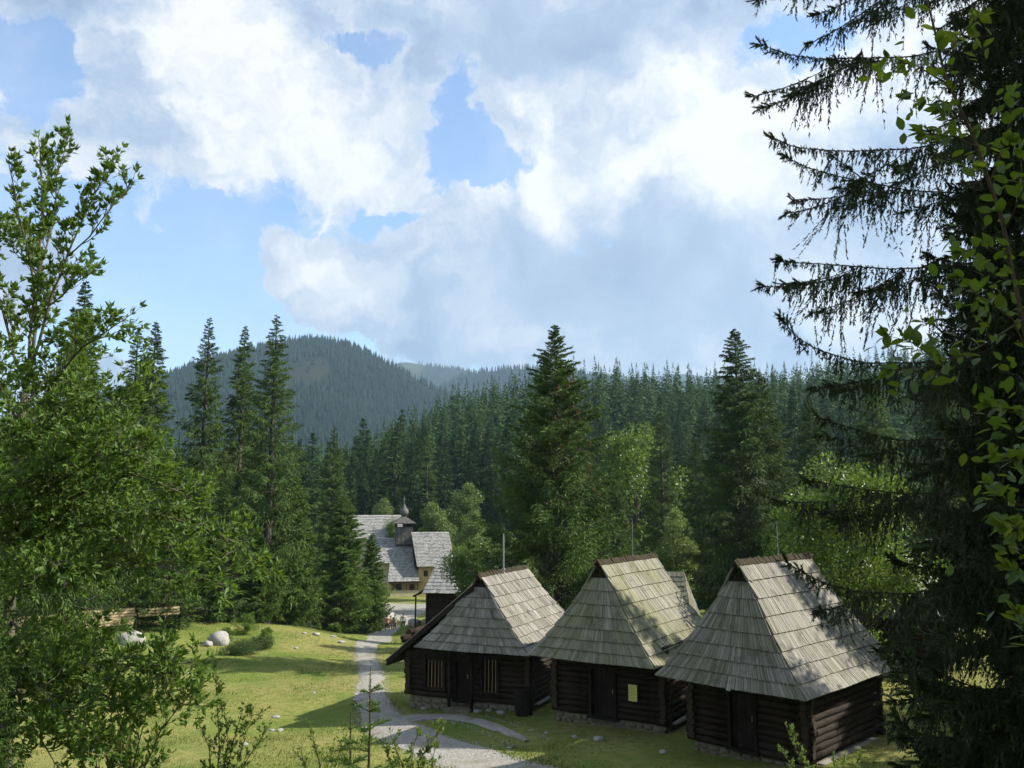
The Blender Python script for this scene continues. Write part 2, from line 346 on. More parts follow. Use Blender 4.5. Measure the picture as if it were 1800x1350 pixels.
BOXF = [(0, 3, 2, 1), (4, 5, 6, 7), (0, 1, 5, 4), (1, 2, 6, 5), (2, 3, 7, 6), (3, 0, 4, 7)]
def unit(a): return a / np.maximum(np.linalg.norm(a, axis=-1, keepdims=True), 1e-9)

# ------------------------------------------------------------------ terrain
CP = np.array([  # x, y, z of the village ground
    (8, 27, .15), (11, 30, .2), (4, 32, .05), (5, 37, -.15), (-2, 36, -.35), (-3.5, 41, -.75), (0, 42, -.6), (-.9, 27.4, 0), (-5.5, 32.9, -.42), (-7.7, 48.4, -1.25),
    (-10.3, 60, -2.1), (-10.6, 70, -3.1), (-11, 82, -4.3), (-13, 88, -4.4), (-17, 125, -5.2), (-15, 112, -4.95), (-8.8, 34.7, -.65), (-10, 37, -.65), (-20, 58, -1.25), (-15, 63, -1.15),
    (-17, 70, -1.9), (-24, 56, -.6), (-11.7, 28, .05), (-20, 30, .4), (-16, 42, -.7), (-30, 45, .2), (-7, 79, -2.2), (0, 80, -2.6), (-3, 66, -2.0), (0, 18, 2.1), (0, 12, 3.9), (0, 5, 5.6), (0, 0, 6.35), (-8, 21, 1.3), (-8, 10, 4.1), (8, 20, 1.5), (12, 12, 3.9),
    (12, 0, 6.3), (-14, 0, 6.3), (-16, 18, 2.2), (0, -12, 7.5), (15, 33, .35), (22, 40, .6), (20, 55, -.1), (30, 30, 1.6), (24, 20, 3), (10, 50, -1.0), (20, 80, -1.6), (42, 60, 1.5), (45, 100, -1), (0, 100, -4.6), (0, 125, -5.3), (-42, 60, .6), (-36, 80, -.8),
    (-30, 112, -4.2), (-60, 130, -4), (60, 150, -3), (0, 150, -5.4), (-40, 160, -5.2), (-80, 60, 2), (80, 60, 3), (-60, 10, 6), (60, 10, 6)], float)
def _tps(r2): return 0.5 * r2 * np.log(np.maximum(r2, 1e-9))
_n = len(CP); _A = np.zeros((_n + 3, _n + 3)); _d2 = ((CP[:, None, :2] - CP[None, :, :2]) ** 2).sum(-1)
_A[:_n, :_n] = _tps(_d2) + np.eye(_n) * 2.0; _A[:_n, _n] = 1; _A[:_n, _n + 1:] = CP[:, :2]; _A[_n, :_n] = 1; _A[_n + 1:, :_n] = CP[:, :2].T
_w = np.linalg.solve(_A, np.r_[CP[:, 2], 0, 0, 0])
def near_z(x, y):
    x = np.asarray(x, float); y = np.asarray(y, float); z = _w[_n] + _w[_n + 1] * x + _w[_n + 2] * y
    for i in range(_n): z = z + _w[i] * _tps((x - CP[i, 0]) ** 2 + (y - CP[i, 1]) ** 2)
    return z
def sstep(a, b, x): t = np.clip((x - a) / (b - a), 0, 1); return t * t * (3 - 2 * t)
def far_z(x, y):
    yy = np.maximum(y, 30.0); s = x / yy
    hc = np.interp(s, [-1.2, -.45, -.25, -.20, -.135, -.05, .03, .12, .25, .45, .9], [10, 8, 10, 13, 26, 38, 44, 46.5, 47, 48, 50])
    z = -5.5 + hc * 1.06 * sstep(135, 395, y) * (1 - 0.55 * sstep(420, 800, y))
    z = z + 2.5 * np.sin(x * .031 + 1) * np.sin(y * .023) * sstep(170, 260, y)
    side = sstep(70, 220, np.abs(x)) * 14 * (1 - sstep(300, 700, y)) * (x > 0)
    return z + side * sstep(60, 160, y) + 4 * sstep(60, 200, np.abs(x)) * (1 - sstep(80, 140, y))
def ground_f(x, y):
    x = np.asarray(x, float); y = np.asarray(y, float)
    r = np.maximum(np.abs(x) * 1.25, np.abs(y - 60) * 1.0)
    k = sstep(60, 95, r); z = near_z(np.clip(x, -95, 95), np.clip(y, -40, 175)) * (1 - k) + far_z(x, y) * k
    bump = (np.sin(x * 1.3 + y * .7) * np.sin(y * 1.1 - x * .4) * .035 + np.sin(x * .45 + 2) * np.sin(y * .38) * .09) * (1 - sstep(70, 110, r))
    flat = np.zeros_like(z)
    for hx, hy in ((8.9, 28.8), (4.5, 33.4), (-.3, 37.5)): flat = np.maximum(flat, 1 - sstep(3.5, 6, np.hypot(x - hx, y - hy)))
    return z + bump * (1 - flat)
def lines(fine0, fine1, step, lo, hi, g):
    a = list(np.arange(fine0, fine1 + 1e-6, step)); s = step
    while a[-1] < hi: s *= g; a.append(a[-1] + s)
    s = step
    while a[0] > lo: s *= g; a.insert(0, a[0] - s)
    return np.array(a)
GX = lines(-34, 34, .5, -4000, 4000, 1.09); GY = lines(-2, 96, .5, -1500, 5900, 1.08)
gx, gy = np.meshgrid(GX, GY); GZ = ground_f(gx, gy)
def gz(x, y):
    """height of the ground mesh itself (its own triangles' plane, bilinear)"""
    i = int(np.clip(np.searchsorted(GX, x) - 1, 0, len(GX) - 2)); j = int(np.clip(np.searchsorted(GY, y) - 1, 0, len(GY) - 2))
    a = (x - GX[i]) / (GX[i + 1] - GX[i]); b = (y - GY[j]) / (GY[j + 1] - GY[j])
    return float((GZ[j, i] * (1 - a) + GZ[j, i + 1] * a) * (1 - b) + (GZ[j + 1, i] * (1 - a) + GZ[j + 1, i + 1] * a) * b)
def gzv(x, y): return np.array([gz(a, b) for a, b in zip(np.ravel(x), np.ravel(y))])
nx, ny = len(GX), len(GY); ii = (np.arange(ny - 1)[:, None] * nx + np.arange(nx - 1)[None, :]).ravel()
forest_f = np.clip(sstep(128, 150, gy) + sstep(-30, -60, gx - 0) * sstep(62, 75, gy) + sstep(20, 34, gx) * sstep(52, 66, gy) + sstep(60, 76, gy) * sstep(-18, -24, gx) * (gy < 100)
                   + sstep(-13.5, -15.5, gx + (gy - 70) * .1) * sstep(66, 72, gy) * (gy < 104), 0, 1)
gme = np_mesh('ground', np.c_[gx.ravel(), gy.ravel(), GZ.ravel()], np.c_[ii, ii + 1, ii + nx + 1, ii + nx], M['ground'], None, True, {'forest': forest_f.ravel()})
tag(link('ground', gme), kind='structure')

def ribbon(name, pts, mat, lift, seed, rag=0.09, step=0.3, across=7, kind='structure'):
    """draped strip along pts = (x, y, half-width)"""
    r = np.random.default_rng(seed); P = np.array(pts, float)
    seg = np.r_[0, np.cumsum(np.hypot(*np.diff(P[:, :2], axis=0).T))]; s = np.arange(0, seg[-1], step)
    def sm(c):  # smooth interpolation
        f = np.interp(s, seg, P[:, c]); k = np.ones(9) / 9; fp = np.r_[[f[0]] * 4, f, [f[-1]] * 4]; return np.convolve(fp, k, 'valid')
    x, y, w = sm(0), sm(1), sm(2); tx, ty = np.gradient(x), np.gradient(y); l = np.hypot(tx, ty); nxn, nyn = ty / l, -tx / l
    def rough(): 
        a = r.normal(size=len(s)); return np.convolve(a, np.ones(3) / 3, 'same') * rag + np.convolve(r.normal(size=len(s)), np.ones(13) / 13, 'same') * rag * 3
    wl, wr = w + rough(), w + rough(); V = []
    for k in range(across):
        q = k / (across - 1); off = -wl + (wl + wr) * q; X = x + nxn * off; Y = y + nyn * off
        V.append(np.c_[X, Y, gzv(X, Y) + lift + 0.03 * (1 - (2 * q - 1) ** 4)])
    V = np.stack(V, 1); n = len(s); idx = (np.arange(n - 1)[:, None] * across + np.arange(across - 1)[None, :]).ravel()
    o = link(name, np_mesh(name, V.reshape(-1, 3), np.c_[idx, idx + 1, idx + across + 1, idx + across], mat, None, True)); tag(o, kind=kind); return o
def g_at(u, v, z0=-0.5):
    """point of the ground seen at photo point (u, v)"""
    d = ray(u, v); t = 8.0
    while t < 400:
        p = Vector((0, 0, CAM_H)) + d * t
        if p.z < gz(p.x, p.y): return p
        t += 0.1 if t < 100 else .5
    return at_z(u, v, z0)
def on_ground(x, y, dz=0.0): return Vector((x, y, gz(x, y) + dz))
pp = [g_at(u, v) for u, v in ((862, 1349), (790, 1322), (720, 1298), (672, 1272), (652, 1235), (655, 1195), (648, 1165), (640, 1145), (652, 1128))]
wid = [1.3, 1.15, 1.0, .85, .68, .6, .6, .7, .85]
main_path = [(3.5, 21.5, 1.3), (1.2, 24.5, 1.4)] + [(p.x, p.y, w) for p, w in zip(pp, wid)] + [(-11.2, 78, 1.2), (-11.4, 86, 1.5), (-12.6, 96, 2.0), (-13, 104, 2.4), (-14, 110, 3.2)]
ribbon('path', main_path, M['gravel'], 0.012, 3)
side_path = [g_at(u, v) for u, v in ((690, 1268), (760, 1258), (830, 1266), (890, 1285), (938, 1308))]
ribbon('path', [(p.x, p.y, w) for p, w in zip(side_path, (.75, .62, .5, .36, .1))], M['gravel'], 0.019, 5)
ribbon('forecourt', [(-24, 109.5, 2.2), (-18, 110, 3.0), (-9, 111, 3.4), (0, 112, 3.0)], M['gravel'], 0.05, 7, .3, .6)

# ------------------------------------------------------------------ log huts
def shake(p, n_thick, rng, lift):
    """one split shingle: p = lower-left, lower-right, upper-right, upper-left on the roof surface, Vectors; returns verts"""
    n = (p[1] - p[0]).cross(p[3] - p[0]).normalized()
    if n.z < 0: n = -n
    th = n_thick
    lo = lift; jl, jr = rng.uniform(-.006, .006), rng.uniform(-.006, .006)
    a, b, c, d = p
    top = [a + n * (lo + th + jl), b + n * (lo + th + jr), c + n * (th * .6 + jr), d + n * (th * .6 + jl)]
    bot = [a + n * lo * .2, b + n * lo * .2, c - n * .01, d - n * .01]
    return bot + top
def roof_rect(R, h):
    a, b, ze, zr, i1, i2 = R['a'], R['b'], R['ze'], R['zr'], R['i1'], R['i2']
    z = ze + (zr - ze) * (h + 0.06 * math.sin(math.pi * h) * -1.0)     # slightly sagging slope
    return a * (1 - h), -b + i1 * h, b - i2 * h, z
def roof_side(R, side, h, q, gab):
    """point on roof face at level h, fraction q along the face; above the gablet the long sides run out to the gable verge"""
    u, v0, v1, z = roof_rect(R, h)
    if h > gab:
        _, g0, g1, _ = roof_rect(R, gab); v0, v1 = g0 - .12, g1 + .05
    c = {'front': ((-u, v0), (u, v0)), 'right': ((u, v0), (u, v1)), 'back': ((u, v1), (-u, v1)), 'left': ((-u, v1), (-u, v0))}[side]
    x = c[0][0] + (c[1][0] - c[0][0]) * q; y = c[0][1] + (c[1][1] - c[0][1]) * q
    return Vector((x, y, z))
def cut(a0, a1, openings):
    out = [(a0, a1)]
    for o0, o1 in openings:
        nxt = []
        for s0, s1 in out:
            if o1 <= s0 or o0 >= s1: nxt.append((s0, s1))
            else:
                if o0 - s0 > .08: nxt.append((s0, o0))
                if s1 - o1 > .08: nxt.append((o1, s1))
        out = nxt
    return out
def log_mesh(rng, L, r, axis, ends=True):
    """a hewn log along local x (or y), centred on its start"""
    m = MB(); k = max(3, int(L / .6) + 1); n = 9; pts = []; rads = []
    for i in range(k): pts.append((L * i / (k - 1), rng.uniform(-.012, .012), rng.uniform(-.012, .012))); rads.append(r * rng.uniform(.93, 1.06))
    m.tube(pts, rads, n)
    return m
def hut(name, label, cx, cyy, al, R, walls, zb, shake_mat, seed, openings, group='timber granaries in a row beside the path', lean=None, courses=8, log_r=.118, plinth=.28):
    rng = random.Random(seed); root = tag(empty(name, (cx, cyy, 0), -al), label, 'hut', group)
    u0, u1, v0, v1 = walls; gab = .85
    # stone plinth: clay core with field stones pressed into the visible faces
    gmin = -0.75
    core = MB().box((u0 + .06, v0 + .06, zb + gmin), (u1 - .06, v1 - .06, zb + plinth - .02)).build('plinth', M['mortar'], root)
    def stones(p0, p1, nrm):
        L = math.hypot(p1[0] - p0[0], p1[1] - p0[1]); rows = 2; z = zb - .12
        for rw in range(rows):
            hgt = (plinth + .10) / rows; s = -.03
            while s < L - .05:
                w = min(rng.uniform(.22, .5), L + .03 - s); cxs = p0[0] + (p1[0] - p0[0]) * (s + w / 2) / L; cys = p0[1] + (p1[1] - p0[1]) * (s + w / 2) / L
                bm = bmesh.new(); bmesh.ops.create_icosphere(bm, subdivisions=1, radius=1)
                for v in bm.verts: v.co = Vector([max(-.78, min(.78, q)) for q in v.co * rng.uniform(.85, 1.2)])
                me = bpy.data.meshes.new('stone'); bm.to_mesh(me); bm.free(); me.materials.append(M['stone'])
                o = link('stone', me, core); tx, ty = (p1[0] - p0[0]) / L, (p1[1] - p0[1]) / L
                o.matrix_local = Matrix(((tx * w * .54, nrm[0] * .1, 0, cxs + nrm[0] * -.03), (ty * w * .54, nrm[1] * .1, 0, cys + nrm[1] * -.03), (0, 0, hgt * .56, z + hgt * (rw + .5)), (0, 0, 0, 1)))
                s += w
    stones((u0, v0), (u1, v0), (0, -1)); stones((u1, v0), (u1, v1), (1, 0))
    # log walls
    z = zb + plinth + log_r; k = 0; ztop = R['ze'] + .25
    spacing = log_r * 1.8; ends = .2
    while z < ztop + spacing:
        for wall in ('front', 'right', 'back', 'left'):
            zz = z if wall in ('front', 'back') else z + spacing / 2
            if zz > ztop + spacing * .6: continue
            ops = [(o['x0'], o['x1']) for o in openings if wall == 'front' and o['z0'] - log_r * .5 < zz < o['z1'] + log_r * .5]
            lo, hi = (u0, u1) if wall in ('front', 'back') else (v0, v1)
            for s0, s1 in cut(lo - ends * rng.uniform(.7, 1.3), hi + ends * rng.uniform(.7, 1.3), ops):
                m = log_mesh(rng, s1 - s0, log_r * rng.uniform(.94, 1.05), 0)
                o = m.build('log', M['log'], root, True)
                me = o.data; me.materials.append(M['log_end'])
                for p in me.polygons:
                    if len(p.vertices) > 4: p.material_index = 1; p.use_smooth = False
                if wall == 'front': o.location = (s0, v0 + .02, zz)
                elif wall == 'back': o.location = (s0, v1 - .02, zz)
                else: o.rotation_euler = (0, 0, math.pi / 2); o.location = ((u1 - .02) if wall == 'right' else (u0 + .02), s0, zz)
        z += spacing; k += 1
    MB().box((u0 + .15, v0 + .35, zb + plinth), (u1 - .13, v1 - .15, R['ze'] + .2)).build('interior', M['void'], root)   # dark room behind the openings
    # sill board along the right side
    MB().box((u1 + .02, v0 + .5, zb + plinth - .05), (u1 + .2, v1 - .6, zb + plinth + .0)).build('sill_board', M['sill'], root)
    for o in openings:
        x0, x1, z0, z1 = o['x0'], o['x1'], o['z0'], o['z1']
        fm = MB(); y0, y1 = v0 - .15, v0 + .16
        for a, b in (((x0, y0, z0), (x0 + .1, y1, z1)), ((x1 - .1, y0, z0), (x1, y1, z1)), ((x0 - .06, y0 - .02, z1), (x1 + .06, y1, z1 + .12)), ((x0 - .06, y0 - .03, z0 - .09), (x1 + .06, y1, z0))): fm.box(a, b)
        if o['kind'] == 'window':
            w = fm.build('window', M['darkwood'], root); nb = o.get('bars', 5)
            for i in range(nb):
                x = x0 + .1 + (x1 - x0 - .2) * (i + .5) / nb
                MB().tube([(x, v0 - .05, z0 - .01), (x + rng.uniform(-.02, .02), v0 - .05, z1 + .01)], [.017, .017], 6, rng.random()).build('bar', M['pole'], w)
            for zz in (z0 + .16, z1 - .2): MB().box((x0 + .08, v0 - .03, zz), (x1 - .08, v0 + .0, zz + .04)).build('cross_bar', M['darkwood'], w)
        else:
            w = fm.build('door', M['darkwood'], root); npl = 5
            for i in range(npl):
                xa = x0 + .1 + (x1 - x0 - .2) * i / npl; xb = x0 + .1 + (x1 - x0 - .2) * (i + 1) / npl
                MB().box((xa + .006, v0 + .02 + rng.uniform(0, .012), z0), (xb - .006, v0 + .06, z1)).build('door_board', M['darkwood'], w)
            MB().tube([(x1 - .2, v0 - .03, (z0 + z1) / 2), (x1 - .2, v0 - .03, (z0 + z1) / 2 + .16)], [.014, .014], 6).build('handle', M['iron'], w)
    # roof: solid core under the shingles, kept just below them
    mb = MB(); sink = .06; lv = [roof_rect(R, h) for h in (0, .4, gab)]
    vs = []
    for (u, a, b, zz) in lv: vs += [(-u, a, zz - sink), (u, a, zz - sink), (u, b, zz - sink), (-u, b, zz - sink)]
    uu, ga, gb, _ = roof_rect(R, gab); zr = R['zr'] - sink
    vs += [(0, ga + .22, zr), (0, gb - .05, zr)]
    fs = [(3, 2, 1, 0)]
    for i in (0, 4):
        for j in range(4): fs.append((i + j, i + (j + 1) % 4, i + 4 + (j + 1) % 4, i + 4 + j))
    fs += [(8, 9, 12), (9, 10, 13, 12), (10, 11, 13), (11, 8, 12, 13)]
    roof = mb.add(vs, fs).build('roof', M['darkwood'], root)
    # gablet boards under the ridge
    for i in range(5):
        x = -uu * .8 + uu * 1.6 * i / 4; hh = (zr - lv[2][3]) * (1 - abs(x) / uu * .9)
        MB().box((x - .06, ga + .03, lv[2][3] - .04), (x + .06, ga + .06, lv[2][3] + hh * .85)).build('gablet_board', M['darkwood'], roof)
    pieces = []
    for c in range(courses):
        h0 = c / courses; h1 = (c + 1) / courses
        for side in ('front', 'right', 'back', 'left'):
            if side in ('front', 'back') and h0 >= gab - .01: continue
            hh1 = min(h1, gab) if side in ('front', 'back') else h1
            hov = min(hh1 + .16 / courses, .995 if side in ('right', 'left') else gab)
            A, B = roof_side(R, side, h0, 0, gab), roof_side(R, side, h0, 1, gab); L = (B - A).length
            s = 0.0; f0 = rng.uniform(-.12, .12)
            while s < L - .01:
                w = min(rng.uniform(.075, .15), L - s); 
                if L - s - w < .045: w = L - s
                q0, q1 = s / L, (s + w) / L; drop = rng.gauss(0, .003) + (.05 if rng.random() < .006 else 0)
                e = .004 / L
                p = [roof_side(R, side, h0, q0 + e, gab), roof_side(R, side, h0, q1 - e, gab), roof_side(R, side, hov, q1 - e, gab), roof_side(R, side, hov, q0 + e, gab)]
                dn = (p[0] - p[3]).normalized(); ext = .07 + drop + .009 * math.sin(s * 1.7 + f0 * 20 + c)
                p[0] = p[0] + dn * ext; p[1] = p[1] + dn * (ext + rng.gauss(0, .003))
                pieces.append((side, c, p, rng.uniform(.018, .026), .048 + rng.uniform(0, .008), w)); s += w
    vis = [q for q in pieces if q[0] in ('front', 'right')]
    vis.sort(key=lambda q: -q[5] * (1.0 if q[0] == 'front' else .95)); chosen = set(id(q) for q in vis[:300])
    rest = MB()
    for q in pieces:
        side, c, p, th, lift, w = q; vs = shake(p, th, rng, lift); ti = min(1, max(0, rng.gauss(.5, .19))); off = rng.uniform(0, 90); Ln = (p[3] - p[0]).length
        g = [(off, 0, ti * 40), (off + w, 0, ti * 40), (off + w, Ln, ti * 40), (off, Ln, ti * 40)] * 2
        if id(q) in chosen: MB().hexa(vs, ti, g).build('shingle', shake_mat, roof)
        else: rest.hexa(vs, ti, g)
    tag(rest.build('shingles', shake_mat, roof), kind='stuff')
    # ragged mossy ridge cap
    cap = MB(); y = ga - .22
    while y < gb + .1:
        d = rng.uniform(.05, .12); hz = zr + .09 + rng.uniform(0, .06)
        for sg in (-1, 1): cap.hexa([Vector(t) for t in ((0, y, hz - .1), (0, y + d, hz - .1), (sg * .11, y + d, hz - .24), (sg * .11, y, hz - .24), (0, y, hz), (0, y + d, hz + rng.uniform(-.02, .02)), (sg * .125, y + d, hz - .17), (sg * .125, y, hz - .17))], rng.random())
        y += d
    cap.build('ridge_cap', M['moss'], roof)
    # eave beams
    for a, b in (((u0 - .1, v0 - .55, R['ze'] - .02), (u1 + .1, v0 - .42, R['ze'] + .12)),): MB().box(a, b).build('eave_beam', M['darkwood'], root)
    for x in (u0 + .05, u1 - .05):
        MB().box((x - .08, v0 - .75, R['ze'] + .14), (x + .08, v0 + .1, R['ze'] + .28)).build('bracket', M['log'], root)
    if lean:
        L = lean; ridge = MB()
        top = [(-.25, L['v0'], L['zt']), (-.25, L['v1'], L['zt']), (L['u'], L['v1'], L['zl']), (L['u'], L['v0'], L['zl'])]
        vs = [Vector(t) - Vector((0, 0, .24)) for t in top] + [Vector(t) for t in top]
        lr = ridge.hexa(vs).build('lean_to_roof', M['darkwood'], root)
        n = 14
        for i in range(n):
            va = L['v0'] + (L['v1'] - L['v0']) * i / n; vb = L['v0'] + (L['v1'] - L['v0']) * (i + 1) / n - .01
            MB().hexa([Vector((-.25, va, L['zt'] + .005)), Vector((-.25, vb, L['zt'] + .005)), Vector((L['u'] - .1, vb, L['zl'] - .07)), Vector((L['u'] - .1, va, L['zl'] - .07)),
                       Vector((-.25, va, L['zt'] + .04)), Vector((-.25, vb, L['zt'] + .05)), Vector((L['u'] - .1, vb, L['zl'] - .03)), Vector((L['u'] - .1, va, L['zl'] - .04))], rng.random()).build('roof_board', shake_mat, lr)
        # gable boarding under the lean-to, back from its verge
        nb = 12; ua, ub = L['u'] + .5, -.4
        for i in range(nb):
            xa = ua + (ub - ua) * i / nb; xb = ua + (ub - ua) * (i + 1) / nb - .012; zz = L['zl'] + (L['zt'] - L['zl']) * ((xa - L['u']) / (-.25 - L['u'])) - .26
            MB().box((xa, L['v0'] + .5, R['ze'] - .7), (xb, L['v0'] + .53, max(zz, R['ze'] - .65))).build('gable_board', M['darkwood'], root)
    return root
def rod(parent, u, v, z0, z1, r=.022, mat='iron', name='lightning_rod'):
    m = MB(); m.tube([(u, v, z0), (u, v, z1 - .3), (u, v, z1)], [r, r, r * .5], 8); m.tube([(u, v, z0), (u, v, z0 + .12)], [r * 2.2, r * 2.2], 8); return m.build(name, M[mat], parent)

h3 = hut('timber_granary', 'log granary dappled by spruce shade, its door blank, roof grey-brown', 8.908, 28.852, .782,
         dict(a=2.5, b=3.5, ze=2.56, zr=6.21, i1=1.14, i2=1.43), (-2.1, 1.85, -2.1, 3.0), .12, M['shake3'], 31,
         [dict(kind='door', x0=-.75, x1=.25, z0=.45, z1=2.15)], plinth=.22)
rod(h3, 0, .1, 6.2, 7.4, .010)
h2 = hut('timber_granary', 'log granary with mossy greenish roof and a yellow notice by its door', 4.546, 33.455, .568,
         dict(a=2.45, b=3.44, ze=2.55, zr=5.91, i1=1.095, i2=1.08), (-2.2, 2.15, -1.9, 2.8), .02, M['shake2'], 32,
         [dict(kind='door', x0=-.75, x1=.35, z0=.35, z1=2.0)], plinth=.3)
rod(h2, 0, .4, 5.9, 7.4, .008)
h1 = hut('timber_granary', 'log granary with two barred windows and a dark lean-to roof', -.286, 37.476, .404,
         dict(a=2.47, b=3.39, ze=2.25, zr=5.14, i1=.95, i2=1.2), (-3.5, 1.95, -2.1, 2.8), -.38, M['shake1'], 33,
         [dict(kind='window', x0=-2.75, x1=-1.75, z0=.45, z1=1.75, bars=5), dict(kind='door', x0=-1.35, x1=-.55, z0=.05, z1=1.75), dict(kind='window', x0=-.15, x1=.7, z0=.45, z1=1.75, bars=4)],
         lean=dict(u=-4.25, v0=-2.75, v1=2.9, zt=4.72, zl=1.5), plinth=.42)
rod(h1, 0, -.2, 5.1, 6.7, .034)
# two stout posts flanking the barred granary's door
for x in (-1.45, -.45): MB().tube([(x, -2.42, -.6), (x + .03, -2.42, 1.9)], [.075, .06], 7).build('door_post', M['log'], h1, True)
MB().box((-1.5, -2.75, -.6), (-.4, -2.35, -.2)).build('door_step', M['stone'], h1)

# yellow notice fixed beside the mossy granary's door
nt = tag(empty('notice_board', (0, 0, 0)), 'small yellow notice in a thin frame on the dark log wall', 'notice'); nt.parent = None
nt.matrix_world = h2.matrix_basis @ Matrix.Translation((1.05, -2.14, 1.35))
MB().box((-.21, 0, -.33), (.21, .03, .33)).build('backing', M['darkwood'], nt)
pn = MB().box((-.165, -.008, -.28), (.165, -.002, .28)).build('paper', M['paper'], nt)
rg = random.Random(5)
for i in range(9):
    MB().box((-.13, -.0135, .2 - i * .05), (-.13 + rg.uniform(.14, .26), -.0095, .212 - i * .05)).build('text_line', M['ink'], pn)
# dark barrel at the corner between the first two granaries
bp = g_at(921, 1258)
br = tag(empty('rain_barrel', (bp.x, bp.y, gz(bp.x, bp.y))), 'dark wooden barrel standing at the corner of the barred granary', 'barrel')
for i in range(14):
    a0 = 2 * math.pi * i / 14; a1 = 2 * math.pi * (i + 1) / 14 - .03; m = MB(); vs = []
    for zz, rr in ((0, .32), (.5, .37), (1.0, .33)):
        vs += [(rr * math.cos(a0), rr * math.sin(a0), zz), (rr * math.cos(a1), rr * math.sin(a1), zz), ((rr - .04) * math.cos(a1), (rr - .04) * math.sin(a1), zz), ((rr - .04) * math.cos(a0), (rr - .04) * math.sin(a0), zz)]
    fs = [(3, 2, 1, 0), (8, 9, 10, 11)]
    for i2 in (0, 4):
        for j in range(4): fs.append((i2 + j, i2 + (j + 1) % 4, i2 + 4 + (j + 1) % 4, i2 + 4 + j))
    m.add(vs, fs).build('stave', M['darkwood'], br)
for zz in (.2, .78): MB().tube([(0, 0, zz), (0, 0, zz + .05)], [.368, .368], 20).build('hoop', M['void'], br)
MB().tube([(0, 0, .93), (0, 0, .95)], [.29, .29], 18).build('lid', M['darkwood'], br)

# ------------------------------------------------------------------ other farm buildings
def course_roof(parent, A, B, C, D, n, mat, seed, name='roof', cell=.16, thick=.05, split=True):
    """roof plane with lower edge A-B and upper edge D-C: n shingle courses of real depth on a dark deck"""
    rng = random.Random(seed); A, B, C, D = map(Vector, (A, B, C, D)); nn = (B - A).cross(D - A).normalized()
    if nn.z < 0: nn = -nn
    deck = MB().hexa([p - nn * .1 for p in (A, B, C, D)] + [p - nn * .02 for p in (A, B, C, D)]).build(name, M['darkwood'], parent)
    m = MB()
    for c in range(n):
        f0, f1 = c / n, min(1, (c + 1.12) / n); a, b = A.lerp(D, f0), B.lerp(C, f0); d, e = A.lerp(D, f1), B.lerp(C, f1); L = (b - a).length; dn = (a - d).normalized()
        s = 0
        while s < L - 1e-3:
            w = min(rng.uniform(.7, 1.3) * cell, L - s); q0, q1 = s / L, (s + w) / L; x = rng.gauss(0, .012)
            p = [a.lerp(b, q0) + dn * (.05 + x), a.lerp(b, q1) + dn * (.05 + x), d.lerp(e, q1), d.lerp(e, q0)]; th = thick * rng.uniform(.7, 1.3); ti = min(1, max(0, rng.gauss(.5, .25))); off = rng.uniform(0, 90)
            m.hexa([p[0], p[1], p[2] - nn * .015, p[3] - nn * .015, p[0] + nn * th, p[1] + nn * th, p[2] + nn * .012, p[3] + nn * .012], ti, [(off, 0, ti * 40), (off + w, 0, ti * 40), (off + w, .5, ti * 40), (off, .5, ti * 40)] * 2); s += w
    tag(m.build('shingles', mat, parent if name == 'belfry_roof' else deck), kind='stuff'); return deck
def log_wall(parent, p0, p1, z0, z1, r, mat, seed, over=.18):
    rng = random.Random(seed); p0, p1 = Vector((*p0, 0)), Vector((*p1, 0)); d = (p1 - p0).normalized(); L = (p1 - p0).length; z = z0 + r; me = log_mesh(rng, L + 2 * over, r, 0).build('log', mat, parent, True); first = True
    while z < z1:
        o = me if first else me.copy()
        if not first: COL.objects.link(o)
        first = False; o.location = (*(p0 - d * over).xy, z); o.rotation_euler = (rng.uniform(0, 6), 0, math.atan2(d.y, d.x)); z += r * 1.85
# steep barn beyond the barred granary: wide eave towards the path, small wing on its left
b1p = at(752, 1092, 74)
b1 = tag(empty('log_barn', (b1p.x, b1p.y, gz(b1p.x, b1p.y) + 1.15), -.12), 'dark log barn with banded shingle roof half hidden by an apple tree', 'barn')
zb = .0
MB().box((.12, .12, -2.2), (5.9, 4.9, 1.9)).build('core', M['void'], b1)
log_wall(b1, (0, 0), (6, 0), -1.4, 2.0, .115, M['log'], 41); log_wall(b1, (0, 5), (0, 0), -1.3, 2.0, .115, M['log'], 42)
course_roof(b1, (-.35, -.55, 1.85), (6.4, -.55, 1.85), (5.2, 2.5, 4.9), (.55, 2.5, 4.9), 11, M['shake_pale'], 43)
course_roof(b1, (-.35, 5.5, 1.85), (-.35, -.5, 1.87), (.55, 2.45, 4.88), (.55, 2.55, 4.88), 11, M['shake_pale'], 44)
course_roof(b1, (6.4, -.5, 1.87), (6.4, 5.5, 1.85), (5.2, 2.55, 4.88), (5.2, 2.45, 4.88), 11, M['shake_pale'], 45)
course_roof(b1, (-1.3, -.2, 1.5), (-.3, -.2, 2.1), (-.3, 2.6, 2.1), (-1.3, 2.6, 1.5), 2, M['shake3'], 46, 'side_roof')
MB().tube([(-1.1, .1, -1.7), (-1.1, .1, 1.6)], [.07, .07], 7).build('post', M['log'], b1)
